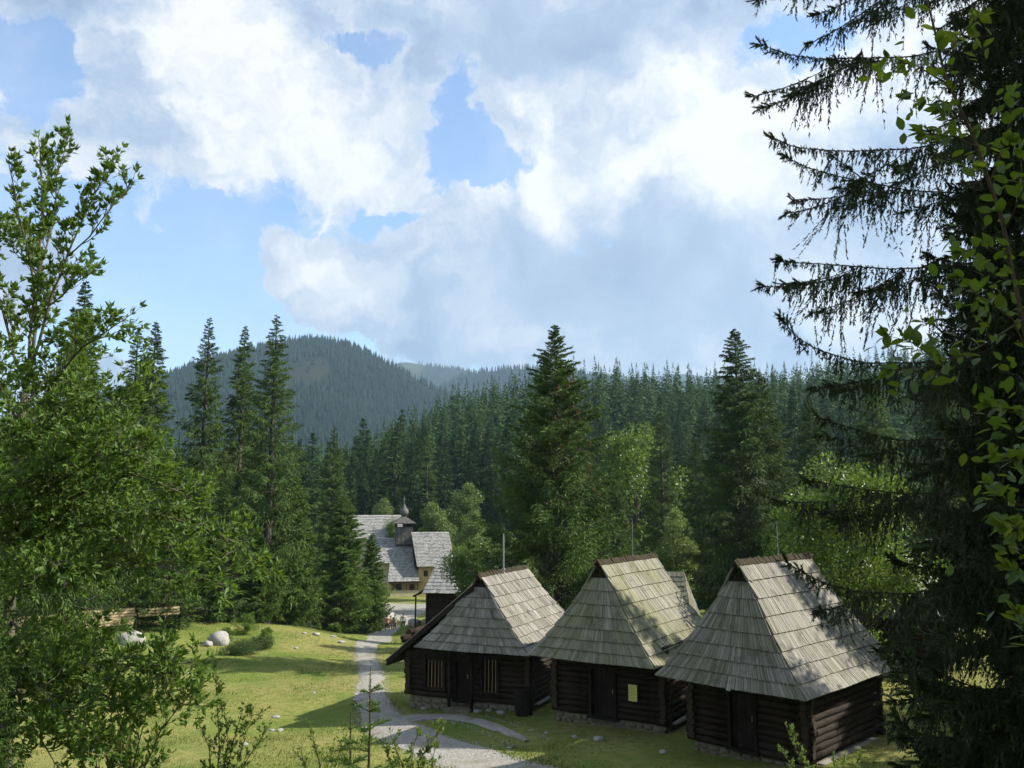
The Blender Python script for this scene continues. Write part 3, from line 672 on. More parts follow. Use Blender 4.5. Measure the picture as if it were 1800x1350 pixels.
# long-board roof just behind the barred granary
b2p = at(838, 1100, 52)
b2 = tag(empty('board_shed', (b2p.x, b2p.y, gz(b2p.x, b2p.y) + 1.25), -.35), 'shed roofed with long grey boards right behind the barred granary', 'shed')
log_wall(b2, (0, 0), (4.4, 0), -1.5, 1.9, .12, M['log'], 51); log_wall(b2, (0, 4.5), (0, 0), -1.5, 1.9, .12, M['log'], 52)
MB().box((.1, .1, -2), (4.3, 4.4, 1.9)).build('core', M['void'], b2)
def board_roof(parent, A, B, C, D, n, rows, mat, seed):
    rng = random.Random(seed); A, B, C, D = map(Vector, (A, B, C, D)); nn = (B - A).cross(D - A).normalized(); nn = nn if nn.z > 0 else -nn
    deck = MB().hexa([p - nn * .1 for p in (A, B, C, D)] + [p - nn * .02 for p in (A, B, C, D)]).build('roof', M['darkwood'], parent)
    for r in range(rows):
        for i in range(n):
            q0, q1 = i / n + .003, (i + 1) / n - .003; f0, f1 = r / rows, min(1, (r + 1.06) / rows)
            a, b, c, d = A.lerp(B, q0).lerp(D.lerp(C, q0), f0), A.lerp(B, q1).lerp(D.lerp(C, q1), f0), A.lerp(B, q1).lerp(D.lerp(C, q1), f1), A.lerp(B, q0).lerp(D.lerp(C, q0), f1)
            dn = (a - d).normalized() * (.05 + rng.uniform(-.02, .03)); th = .03 + (i % 2) * .03; ti = rng.uniform(.2, .9); off = rng.uniform(0, 50); w = (b - a).length; Ln = (d - a).length
            MB().hexa([a + dn, b + dn, c - nn * .01, d - nn * .01, a + dn + nn * (th + .03), b + dn + nn * (th + .03), c + nn * th * .6, d + nn * th * .6], ti, [(off, 0, 1), (off + w, 0, 1), (off + w, Ln, 1), (off, Ln, 1)] * 2).build('roof_board', mat, deck)
board_roof(b2, (-.6, -.6, 1.5), (4.9, -.6, 1.5), (3.7, 2.2, 4.5), (.9, 2.2, 4.5), 22, 3, M['shake_pale'], 53)
board_roof(b2, (4.9, -.55, 1.5), (4.9, 4.9, 1.5), (3.7, 2.25, 4.5), (3.7, 2.2, 4.5), 16, 2, M['shake_pale'], 54)
board_roof(b2, (-.6, 4.9, 1.5), (-.6, -.55, 1.5), (.9, 2.2, 4.5), (.9, 2.25, 4.5), 16, 2, M['shake_pale'], 55)
# roof peeping out behind the mossy granary
b3p = at(1150, 1130, 50)
b3 = tag(empty('shingled_hut', (b3p.x, b3p.y, gz(b3p.x, b3p.y)), -.3), 'small shingled hut peeping out behind the mossy granary', 'hut')
log_wall(b3, (-2, 0), (1.7, 0), -.5, 2.1, .12, M['log'], 61); log_wall(b3, (1.7, 0), (1.7, 4), -.4, 2.1, .12, M['log'], 62)
MB().box((-1.9, .1, -1), (1.6, 3.9, 2.1)).build('core', M['void'], b3)
course_roof(b3, (-2.5, -.5, 2.0), (2.3, -.5, 2.0), (1.55, 2, 5.0), (-1.6, 2, 5.0), 12, M['shake3'], 63)
course_roof(b3, (2.3, -.5, 2.0), (2.3, 4.6, 2.0), (1.55, 2.1, 5.0), (1.55, 2.0, 5.0), 12, M['shake3'], 64)
# gabled hut beyond the dappled granary, its sunlit slope turned away from the path
b4p = at(1618, 1200, 40)
b4 = tag(empty('gabled_hut', (b4p.x, b4p.y, gz(b4p.x, b4p.y)), -.62), 'small gabled hut with grey board gable behind the leafy tree', 'hut')
log_wall(b4, (-2.3, 0), (1.0, 0), -.3, 2.4, .12, M['log'], 71); log_wall(b4, (1.0, 0), (1.0, 3.6), -.2, 2.4, .12, M['log'], 72)
MB().box((-2.2, .1, -.8), (.9, 3.5, 2.5)).build('core', M['void'], b4)
gb_ = MB().add([(-2.3, -.02, 2.4), (1.0, -.02, 2.4), (-.65, -.02, 5.0), (-2.3, .05, 2.4), (1.0, .05, 2.4), (-.65, .05, 5.0)], [(0, 1, 2), (5, 4, 3), (0, 3, 4, 1), (1, 4, 5, 2), (2, 5, 3, 0)]).build('gable', M['tower_wood'], b4)
for i in range(9):
    x = -2.1 + 2.9 * i / 8; hh = 2.6 * (1 - abs(x + .65) / 1.65)
    if hh > .15: MB().box((x - .15, -.05, 2.4), (x + .15, -.025, 2.4 + hh * .9)).build('gable_board', M['tower_wood'], gb_)
course_roof(b4, (1.55, -.6, 2.0), (1.55, 3.9, 2.0), (-.65, 3.9, 5.35), (-.65, -.6, 5.35), 7, M['shake_pale'], 73)
course_roof(b4, (-2.85, 3.9, 2.0), (-2.85, -.6, 2.0), (-.65, -.6, 5.35), (-.65, 3.9, 5.35), 7, M['shake_pale'], 74)

# ------------------------------------------------------------------ wooden church with onion-domed belfry
chp = at(733, 1047, 125); CHZ = gz(chp.x, chp.y)
ch = tag(empty('village_church', (chp.x - .3, chp.y, CHZ + .0), .22), 'ochre village church with silver shingle roofs and onion-domed wooden belfry', 'church'); ch.scale = (.93, .93, .93)
def chbox(name, a, b, mat, parent=ch): return MB().box(a, b).build(name, M[mat], parent)
# local x right, y away, 1 unit = 1 m
chbox('wall', (-5.8, 4.0, -1), (0.2, 12, 5.2), 'plaster_pale')            # west arm behind the porch
chbox('wall', (.6, .6, -1), (6.0, 9, 5.0), 'plaster')                      # nave
chbox('wall', (-3.9, 1.2, -1), (.55, 4.2, 2.6), 'plaster_pale')             # porch back wall
course_roof(ch, (-6.6, 3.3, 4.9), (.75, 3.3, 4.9), (.75, 7.6, 8.7), (-6.0, 7.6, 8.7), 18, M['shake_pale'], 81, cell=.24, thick=.09)
course_roof(ch, (.75, 12.2, 4.9), (-6.6, 12.2, 4.9), (-6.0, 7.6, 8.7), (.75, 7.6, 8.7), 10, M['shake_pale'], 82, cell=.3, thick=.09)
course_roof(ch, (-4.3, -.5, 2.35), (.62, -.5, 2.35), (.62, 3.45, 5.06), (-3.7, 3.45, 5.06), 13, M['shake_pale'], 83, 'porch_roof', cell=.24, thick=.09)
course_roof(ch, (.25, -.1, 4.55), (6.4, -.1, 4.55), (5.9, 4.8, 9.7), (-.25, 4.8, 9.7), 24, M['shake_pale'], 84, cell=.24, thick=.09)
course_roof(ch, (6.4, 9.7, 4.55), (.25, 9.7, 4.55), (-.25, 4.8, 9.7), (5.9, 4.8, 9.7), 10, M['shake_pale'], 85, cell=.3, thick=.09)
MB().add([(.1, .4, 4.2), (.1, 9.2, 4.2), (.0, 4.8, 9.4), (.62, .4, 4.2), (.62, 9.2, 4.2), (.5, 4.8, 9.4)], [(0, 1, 2), (5, 4, 3), (0, 3, 4, 1), (1, 4, 5, 2), (2, 5, 3, 0)]).build('gable', M['darkwood'], ch)
course_roof(ch, (-13, 13, 8.2), (-.2, 13, 8.2), (-.6, 17.5, 12.3), (-12.6, 17.5, 12.3), 16, M['shake_pale'], 86, cell=.3, thick=.09)
course_roof(ch, (-.2, 22, 8.2), (-13, 22, 8.2), (-12.6, 17.5, 12.3), (-.6, 17.5, 12.3), 8, M['shake_pale'], 87, cell=.3, thick=.09)
chbox('wall', (-12.4, 13.6, -1), (-.8, 21.4, 8.6), 'plaster_pale')
chbox('parapet', (-3.85, -.35, -.6), (.5, -.12, .85), 'plaster_pale')
chbox('parapet_cap', (-3.9, -.42, .85), (.55, -.05, .93), 'sill')
chbox('side_wall', (-3.88, -.1, -.6), (-3.7, 1.19, 2.3), 'plaster')
for x in (-3.55, -1.35, .35):
    p = chbox('porch_post', (x - .08, -.33, .94), (x + .08, -.17, 2.08), 'brownbeam')
    for sg in (-1, 1): MB().hexa([Vector((x + sg * .08, -.3, 1.6)), Vector((x + sg * .5, -.3, 2.04)), Vector((x + sg * .5, -.2, 2.04)), Vector((x + sg * .08, -.2, 1.6)), Vector((x + sg * .08, -.3, 1.72)), Vector((x + sg * .42, -.3, 2.06)), Vector((x + sg * .42, -.2, 2.06)), Vector((x + sg * .08, -.2, 1.72))]).build('brace', M['brownbeam'], p)
chbox('porch_beam', (-4.1, -.4, 2.08), (1.2, -.1, 2.27), 'brownbeam')
d = chbox('door', (-.75, 1.12, -.3), (.05, 1.185, 1.75), 'brownbeam'); MB().box((-.2, 1.07, .8), (-.08, 1.11, .95)).build('handle', M['iron'], d)
w_ = chbox('window', (-2.95, 1.12, .95), (-2.0, 1.185, 1.85), 'darkwood'); MB().box((-2.85, 1.09, 1.02), (-2.52, 1.115, 1.78)).build('pane', M['glassdark'], w_); MB().box((-2.44, 1.09, 1.02), (-2.1, 1.115, 1.78)).build('pane', M['glassdark'], w_)
for x in (1.7, 4.2):
    w_ = chbox('window', (x - .32, .52, 3.0), (x + .32, .59, 3.85), 'darkwood'); MB().box((x - .25, .49, 3.07), (x + .25, .515, 3.78)).build('pane', M['glassdark'], w_)
chbox('window', (-5.3, 3.9, 2.6), (-4.7, 3.98, 3.5), 'darkwood')
# belfry
TX, TY = -1.25, 7.0; TW = 1.42
tw = empty('belfry', (TX, TY, 0)); tw.parent = ch
MB().box((-TW + .1, -TW + .1, 7.6), (TW - .1, TW - .1, 10.4)).build('shaft', M['darkwood'], tw)
for sx, sy in ((0, -1), (1, 0), (0, 1), (-1, 0)):
    for i in range(8):
        a = -TW + 2 * TW * i / 8 + .012; b = -TW + 2 * TW * (i + 1) / 8 - .012; q = TW - .1; ti = random.Random(i * 7 + sx * 3 + sy).random()
        if sx == 0: lo, hi = sorted((sy * (q + .012), sy * (q + .06))); MB().box((a, lo, 7.7), (b, hi, 10.5), ti).build('board', M['tower_wood'], tw)
        else: lo, hi = sorted((sx * (q + .012), sx * (q + .06))); MB().box((lo, a, 7.7), (hi, b, 10.5), ti).build('board', M['tower_wood'], tw)
for sx in (-1, 0, 1):
    for sy in (-1, 1):
        MB().box((sx * (TW - .12) - .1, sy * (TW - .12) - .1, 10.4), (sx * (TW - .12) + .1, sy * (TW - .12) + .1, 11.15)).build('belfry_post', M['darkwood'], tw)
MB().box((-TW - .05, -TW - .05, 11.0), (TW + .05, TW + .05, 11.16)).build('plate', M['darkwood'], tw)
MB().tube([(0, 0, 10.25), (0, 0, 10.5), (0, 0, 10.8), (0, 0, 10.95)], [.34, .28, .2, .06], 12).build('bell', M['iron'], tw)
e = TW + .42
for k in range(4):
    c, s = math.cos(k * math.pi / 2), math.sin(k * math.pi / 2); r_ = lambda x, y: (x * c - y * s, x * s + y * c)
    course_roof(tw, (*r_(-e, -e), 11.1), (*r_(e, -e), 11.1), (*r_(.34, -.34), 12.15), (*r_(-.34, -.34), 12.15), 6, M['tower_wood'], 90 + k, 'belfry_roof', cell=.2, thick=.06)
prof = [(0.34, 12.05), (.36, 12.2), (.5, 12.38), (.68, 12.6), (.76, 12.85), (.73, 13.12), (.58, 13.4), (.38, 13.68), (.22, 13.95), (.09, 14.2), (.03, 14.5)]
MB().tube([(0, 0, z) for r, z in prof], [r for r, z in prof], 16).build('onion_dome', M['tower_wood'], tw)
x_ = MB(); x_.box((-.035, -.035, 14.3), (.035, .035, 15.5)).box((-.3, -.03, 15.0), (.3, .03, 15.08)).build('cross', M['iron'], tw)

# ------------------------------------------------------------------ conifers
def slivers(P, Dr, L, Wd, rng, tint, bend=0.0):
    """needle sprays: one slender triangle each, base at P, along Dr"""
    n = len(P); side = unit(np.cross(Dr, rng.normal(size=(n, 3)))) * (Wd * .5)[:, None]
    V = np.empty((n, 3, 3)); V[:, 0] = P - side; V[:, 1] = P + side; V[:, 2] = P + Dr * L[:, None]
    return V.reshape(-1, 3), np.arange(n * 3).reshape(n, 3), np.repeat(tint, 3)
def spruce_geo(H, R, seed, nb=170, hs=.05, step=.28, q=7, sl=.26, sw=.055, droop=.55, low=-.25, top=.8, up=.3, pw=.85, sparse=0.0, lopsided=.0):
    rng = np.random.default_rng(seed); h0 = H * hs
    t = np.sort(rng.random(nb)) ** .92; t = .5 * t + .5 * np.linspace(0, .995, nb)
    z = h0 + (H - h0) * t * .99; az = np.arange(nb) * 2.39996 + rng.normal(0, .5, nb)
    L = R * (1 - t) ** pw * rng.uniform(.62, 1.18, nb) * (.7 + .3 * sstep(0, .16, t)) * (1 + lopsided * np.cos(az - .4)) + .05
    keep = rng.random(nb) > sparse * (1 - t); t, z, az, L = t[keep], z[keep], az[keep], L[keep]
    a = low + (top - low) * t ** 1.6 + rng.normal(0, .09, len(t)); b = up * (1 - t) * rng.uniform(.5, 1.4, len(t))
    cnt = np.maximum(3, (L / step).astype(int) + 2); bi = np.repeat(np.arange(len(t)), cnt)
    first = np.concatenate([[0], np.cumsum(cnt)[:-1]]); s = (np.arange(len(bi)) - first[bi] + rng.random(len(bi))) / cnt[bi]; s = .1 + .9 * np.clip(s, 0, 1)
    r = L[bi] * s; zz = z[bi] + r * a[bi] * (1 - .5 * s) + b[bi] * r * s
    bx, by = np.cos(az[bi]), np.sin(az[bi]); P = np.c_[bx * r, by * r, zz]
    # side twigs
    k = 3; n = len(bi); P = np.repeat(P, k, 0); ti = np.repeat(bi, k); ts = np.repeat(s, k); sgn = np.tile([-1, 1, 0], n)
    phi = az[ti] + sgn * rng.uniform(.55, 1.25, n * k); tl = (.03 + .13 * np.clip(L[ti], 0, 1) + .36 * L[ti] * (1.08 - ts)) * rng.uniform(.6, 1.2, n * k); tl = np.clip(tl, .05, 1.0 + R * .06)
    dz = (a[ti] * .5 - droop * rng.uniform(.3, 1.2, n * k) * (1 - .7 * t[ti]))
    Dr = unit(np.c_[np.cos(phi), np.sin(phi), dz])
    # sprays
    m = len(P); w = (np.tile(np.arange(q), m) + rng.random(m * q)) / q; Pi = np.repeat(P, q, 0); Di = np.repeat(Dr, q, 0); li = np.repeat(tl, q)
    sag = -.35 * droop * (li * w) ** 2
    Q = Pi + Di * (li * w)[:, None]; Q[:, 2] += sag
    d = unit(Di + rng.normal(0, .42, (m * q, 3)) + np.c_[np.zeros((m * q, 2)), -droop * rng.uniform(.1, .9, m * q)])
    tint_b = np.clip(.45 + .16 * rng.normal(size=len(t)), 0, 1); tint = np.clip(tint_b[np.repeat(ti, q)] + .13 * rng.normal(size=m * q), 0, 1)
    fin = np.repeat(np.clip(.45 + 2.2 * (1 - t[ti]), .45, 1.0), q)
    V, Fc, T = slivers(Q, d, fin * sl * rng.uniform(.6, 1.3, m * q), sw * rng.uniform(.7, 1.4, m * q), rng, tint)
    # leader
    return V, Fc, T, (t, z, az, L, a, b)
def spruce_wood(H, br, info, r0=None, minL=.5, every=1):
    m = MB(); r0 = r0 or H * .0125; t, z, az, L, a, b = info
    m.tube([(0, 0, -.6), (0, 0, H * .03), (0, 0, H * .35), (0, 0, H * .7), (0, 0, H * .995)], [r0 * 1.5, r0 * 1.1, r0 * .82, r0 * .45, .012], 9)
    for i in range(0, len(t), every):
        if L[i] < minL: continue
        c, s = math.cos(az[i]), math.sin(az[i]); pts = []
        for q in (0, .5, .95): r = L[i] * q; pts.append((c * r, s * r, z[i] + r * a[i] * (1 - .5 * q) + b[i] * r * q))
        m.tube(pts, [.012 + L[i] * .009, .008 + L[i] * .005, .004], 3, cap=False)
    return m
PROTO = {}
def proto(key, H, R, seed, mat='spruce', wood_every=1, **kw):
    V, Fc, T, info = spruce_geo(H, R, seed, **kw)
    crown = np_mesh('crown', V, Fc, M[mat], T)
    w = spruce_wood(H, None, info, every=wood_every); me = bpy.data.meshes.new('trunk'); me.from_pydata(w.v, [], w.f); me.materials.append(M['bark']); me.polygons.foreach_set('use_smooth', [True] * len(me.polygons))
    PROTO[key] = (crown, me, H)
def tree(name, key, x, y, H, label, cat, group=None, width=1.0, rz=0.0, dz=0.0, tilt=0.0):
    crown, trunk, H0 = PROTO[key]; k = H / H0
    e = bpy.data.objects.new(name, None); COL.objects.link(e); e.location = (x, y, gz(x, y) + dz - .05); e.rotation_euler = (tilt, tilt * .6, rz); e.scale = (k * width, k * width, k)
    tag(e, label, cat, group); link('trunk', trunk, e); link('crown', crown, e); return e
proto('wide', 20, 5.9, 1, nb=360, hs=.03, droop=.48, low=.10, up=.46, top=1.0, pw=.84, sl=.25, q=9, step=.24)
proto('column', 20, 4.4, 2, nb=340, hs=.03, droop=.95, low=-.30, up=.12, top=.7, pw=.74, sl=.25, q=8, step=.25)
proto('tall_a', 26, 4.0, 3, nb=290, hs=.05, droop=1.0, low=-.45, up=.36, pw=.80, sparse=.06, q=7, step=.28, sl=.28)
proto('tall_b', 26, 3.9, 4, nb=330, hs=.04, droop=1.1, low=-.42, up=.32, pw=.80, sparse=.06, q=7, step=.28, sl=.28)
proto('tall_c', 24, 3.9, 5, nb=280, hs=.05, droop=.9, low=-.38, up=.38, pw=.82, sparse=.16, q=7, step=.28, sl=.28)
proto('bushy', 12, 3.1, 6, 'spruce_bright', nb=290, hs=.015, droop=.5, low=-.05, up=.25, pw=.66, sl=.2, sw=.055, q=10, step=.2)
proto('young', 8, 2.1, 7, 'spruce', nb=170, hs=.015, droop=.45, low=.0, up=.25, pw=.85, sl=.18, sw=.045, q=7, step=.2)
for i in range(5):
    proto('forest%d' % i, 25, (3.3, 2.9, 3.6, 3.1, 3.4)[i], 20 + i, 'spruce_far', 3, nb=135, hs=.06, droop=.95, low=-.4, up=.2, pw=(.78, .74, .82, .76, .82)[i], step=.6, q=3, sl=.75, sw=.17)
proto('larch', 24, 2.9, 30, 'larch', 3, nb=110, hs=.08, droop=.4, low=.0, up=.1, pw=.7, step=.6, q=3, sl=.6, sw=.15)

G = lambda u, Y: ((u - 900) / F_PX * (Y * .992 + .3))
def top_h(u, v, Y):
    p = at(u, v, Y); return p.z - gz(p.x, p.y), p.x
def place(name, key, u, v, Y, label, cat='spruce tree', width=1.0, rz=0.0, group=None):
    h, x = top_h(u, v, Y); return tree(name, key, x, Y, h, label, cat, group, width, rz)
cs = place('spruce_tree', 'wide', 975, 566, 52, 'broad spruce with sweeping upturned boughs and brown cones behind the granaries', width=.98, rz=.6)
place('spruce_tree', 'column', 1291, 572, 62, 'dense columnar spruce standing behind the dappled granary', width=1.05, rz=2.2)
place('spruce_tree', 'column', 1338, 655, 66, 'shorter sunlit spruce pressed against the columnar spruce', width=1.0, rz=4.0)
place('spruce_tree', 'tall_c', 1160, 712, 88, 'slim spruce beside the round pale-green tree', width=1.05, rz=1.0)
place('spruce_tree', 'tall_b', 1082, 822, 86, 'dark spruce in front of the round pale-green tree', width=1.35, rz=2.6)
place('spruce_tree', 'tall_a', 1222, 770, 82, 'dark spruce filling the gap beside the columnar spruce', width=1.3, rz=5.0)
place('spruce_tree', 'tall_a', 487, 548, 70, 'tallest sparse spruce with bare pale trunk above the meadow edge', width=1.12, rz=.4)
place('spruce_tree', 'tall_b', 432, 568, 78, 'dense dark spruce between two sparse tall spruces', width=1.0, rz=1.9)
place('spruce_tree', 'tall_c', 369, 553, 74, 'tall sparse spruce with see-through crown beside the dense dark one', width=.95, rz=3.3)
place('spruce_tree', 'tall_b', 275, 560, 66, 'dark spruce, taller of the close pair beside the willow', width=1.1, rz=5.1)
place('spruce_tree', 'tall_a', 244, 570, 69, 'dark spruce, shorter of the close pair beside the willow', width=1.0, rz=.9)
place('spruce_tree', 'tall_b', 152, 486, 40, 'drooping spruce right behind the willow', width=1.12, rz=2.7)
place('spruce_tree', 'tall_a', 588, 745, 96, 'pale-tipped spruce rising behind the tallest sparse spruce', width=1.15, rz=2.0)
place('spruce_tree', 'bushy', 606, 868, 76, 'bright green bushy spruce at the end of the meadow by the stream', width=1.05, rz=1.1)
place('spruce_tree', 'bushy', 655, 935, 84, 'lower bright bush-like spruce leaning against the bushy one by the stream', width=.85, rz=3.0)
place('spruce_tree', 'bushy', 520, 835, 72, 'mid-green spruce filling the foot of the tallest sparse spruce', width=1.0, rz=4.4)
place('spruce_tree', 'young', 395, 850, 66, 'young green spruce under the see-through tall spruce', width=1.25, rz=.2)
place('spruce_tree', 'young', 300, 880, 60, 'young spruce in the shade of the close dark pair', width=1.3, rz=2.2)
place('spruce_tree', 'bushy', 455, 930, 68, 'dark skirt-like spruce at the meadow edge', width=1.1, rz=5.2)
place('spruce_tree', 'young', 660, 1040, 86, 'small dark spruce beside the pale boulder', width=1.2, rz=1.2)
place('spruce_tree', 'tall_b', 1420, 690, 84, 'dark spruce behind the leafy tree beyond the dappled granary', width=1.3, rz=.3)
place('spruce_tree', 'tall_c', 1530, 660, 76, 'dark spruce behind the drooping boughs', width=1.35, rz=3.9)
place('spruce_tree', 'tall_b', 1640, 600, 64, 'dark spruce behind the gabled hut', width=1.3, rz=1.4)
place('spruce_tree', 'column', 1745, 560, 58, 'wide dark spruce beside the gabled hut', width=1.2, rz=5.5)
place('spruce_tree', 'tall_a', 60, 640, 58, 'dark spruce hidden among the willow leaves', width=1.3, rz=4.6)
place('spruce_tree', 'tall_c', -40, 620, 54, 'dark spruce at the meadow corner past the willow', width=1.3, rz=.6)
place('spruce_tree', 'tall_b', 190, 700, 62, 'dark spruce behind the plank fence', width=1.3, rz=1.6)
# brown cones hanging in the upper crown of the broad spruce
rng = np.random.default_rng(77); cm = MB(); Hc = top_h(975, 566, 52)[0] / 20
for i in range(190):
    t = rng.uniform(.42, .86); r = 4.7 * (1 - t) ** .8 * rng.uniform(.65, 1.0); a = rng.uniform(-2.4, 1.0); z = 1 + 19 * t + r * rng.uniform(-.05, .35)
    x, y = r * math.cos(a), r * math.sin(a); cm.tube([(x, y, z), (x, y, z - .1), (x + .01, y, z - .24)], [.028, .04, .012], 5, float(rng.random()))
tag(cm.build('cones', M['cone'], cs), kind='stuff')

# forest climbing the slope behind the church: the nearest 300 as trees, the rest of the wood as one mass
rng = np.random.default_rng(11); pts = []
for j in range(14000):
    y = 128 + 300 * rng.random() ** .8; s = rng.uniform(-.62, .62); x = s * y
    if y < 150 and abs(x) < 24: continue
    if -32 < x < 4 and y < 158: continue
    if all((x - a) ** 2 + (y - b) ** 2 > (4.4 + (y - 130) * .004) ** 2 for a, b in pts): pts.append((x, y))
    if len(pts) > 3400: break
pts = np.array(pts); u_px = 900 + F_PX * pts[:, 0] / pts[:, 1]; inview = (u_px > 515) & (u_px < 1560)
order = np.argsort(np.where(inview, pts[:, 1], 1e6)); near = order[:292]; rest = order[292:]
FG = 'forest trees on the slope behind the church'
for i in near:
    x, y = map(float, pts[i]); r = rng.random(); H = float(np.clip(rng.normal(22.5, 4.2), 12, 31)); larch = r < .07
    tree('forest_spruce' if not larch else 'forest_larch', 'larch' if larch else 'forest%d' % rng.integers(5), x, y, H,
         'pale green larch among dark spruces on the forest slope' if larch else 'dark green spruce in the dense forest on the slope behind the church', 'forest tree', 'larches on the forest slope' if larch else FG, float(rng.uniform(.95, 1.5)), float(rng.random() * 6.28))
def cheap_conifers(X, Y, Z, H, Rr, per, rng):
    """many small conifers as loose drooping triangles in cones with a pointed leader; returns V, F, tint"""
    n = len(X); t = rng.random((n, per)) ** .85 * .985; az = rng.random((n, per)) * 6.283; rad = Rr[:, None] * (1 - t) ** .68 * rng.uniform(.5, 1.1, (n, per)) + .1
    zb = Z[:, None] + H[:, None] * (.07 + .93 * t); ca, sa = np.cos(az), np.sin(az)
    P = np.stack([X[:, None] + ca * rad * .12, Y[:, None] + sa * rad * .12, zb], -1)
    d = np.stack([ca * rad, sa * rad, -rad * rng.uniform(.15, .6, (n, per))], -1); w = (rad * .42 + .10)[..., None]
    side = np.stack([-sa, ca, rng.normal(0, .35, (n, per))], -1) * w * .5
    V = np.stack([P + d * .35 - side, P + d * .35 + side, P + d], 2); V2 = np.stack([P + np.array([0, 0, .25]), P + d * .45 + side * .7, P + d * .45 - side * .7], 2)
    lead = np.stack([np.stack([X - .16, Y, Z + H * .93], -1), np.stack([X + .16, Y + .05, Z + H * .93], -1), np.stack([X, Y, Z + H * 1.02], -1)], 1)
    ti = np.clip(rng.normal(.45, .2, n)[:, None] + rng.normal(0, .1, (n, per)), 0, 1)
    V = np.concatenate([V.reshape(-1, 3), V2[:, ::2].reshape(-1, 3), lead.reshape(-1, 3)]); T = np.concatenate([np.repeat(ti.ravel(), 3), np.repeat(ti[:, ::2].ravel(), 3), np.full(n * 3, .4)])
    return V, np.arange(len(V)).reshape(-1, 3), T
RX, RY = pts[rest, 0], pts[rest, 1]; sel = np.abs(RX / RY) < .62; RX, RY = RX[sel], RY[sel]; RZ = ground_f(RX, RY)
V, Fc, T = cheap_conifers(RX, RY, RZ, np.clip(rng.normal(23, 3.0, len(RX)), 13, 29), rng.uniform(3.2, 5.0, len(RX)), 210, rng)
tag(link('forest', np_mesh('forest', V, Fc, M['spruce_far'], T)), 'dark spruce forest covering the upper slope and crest', 'forest', None, 'stuff')

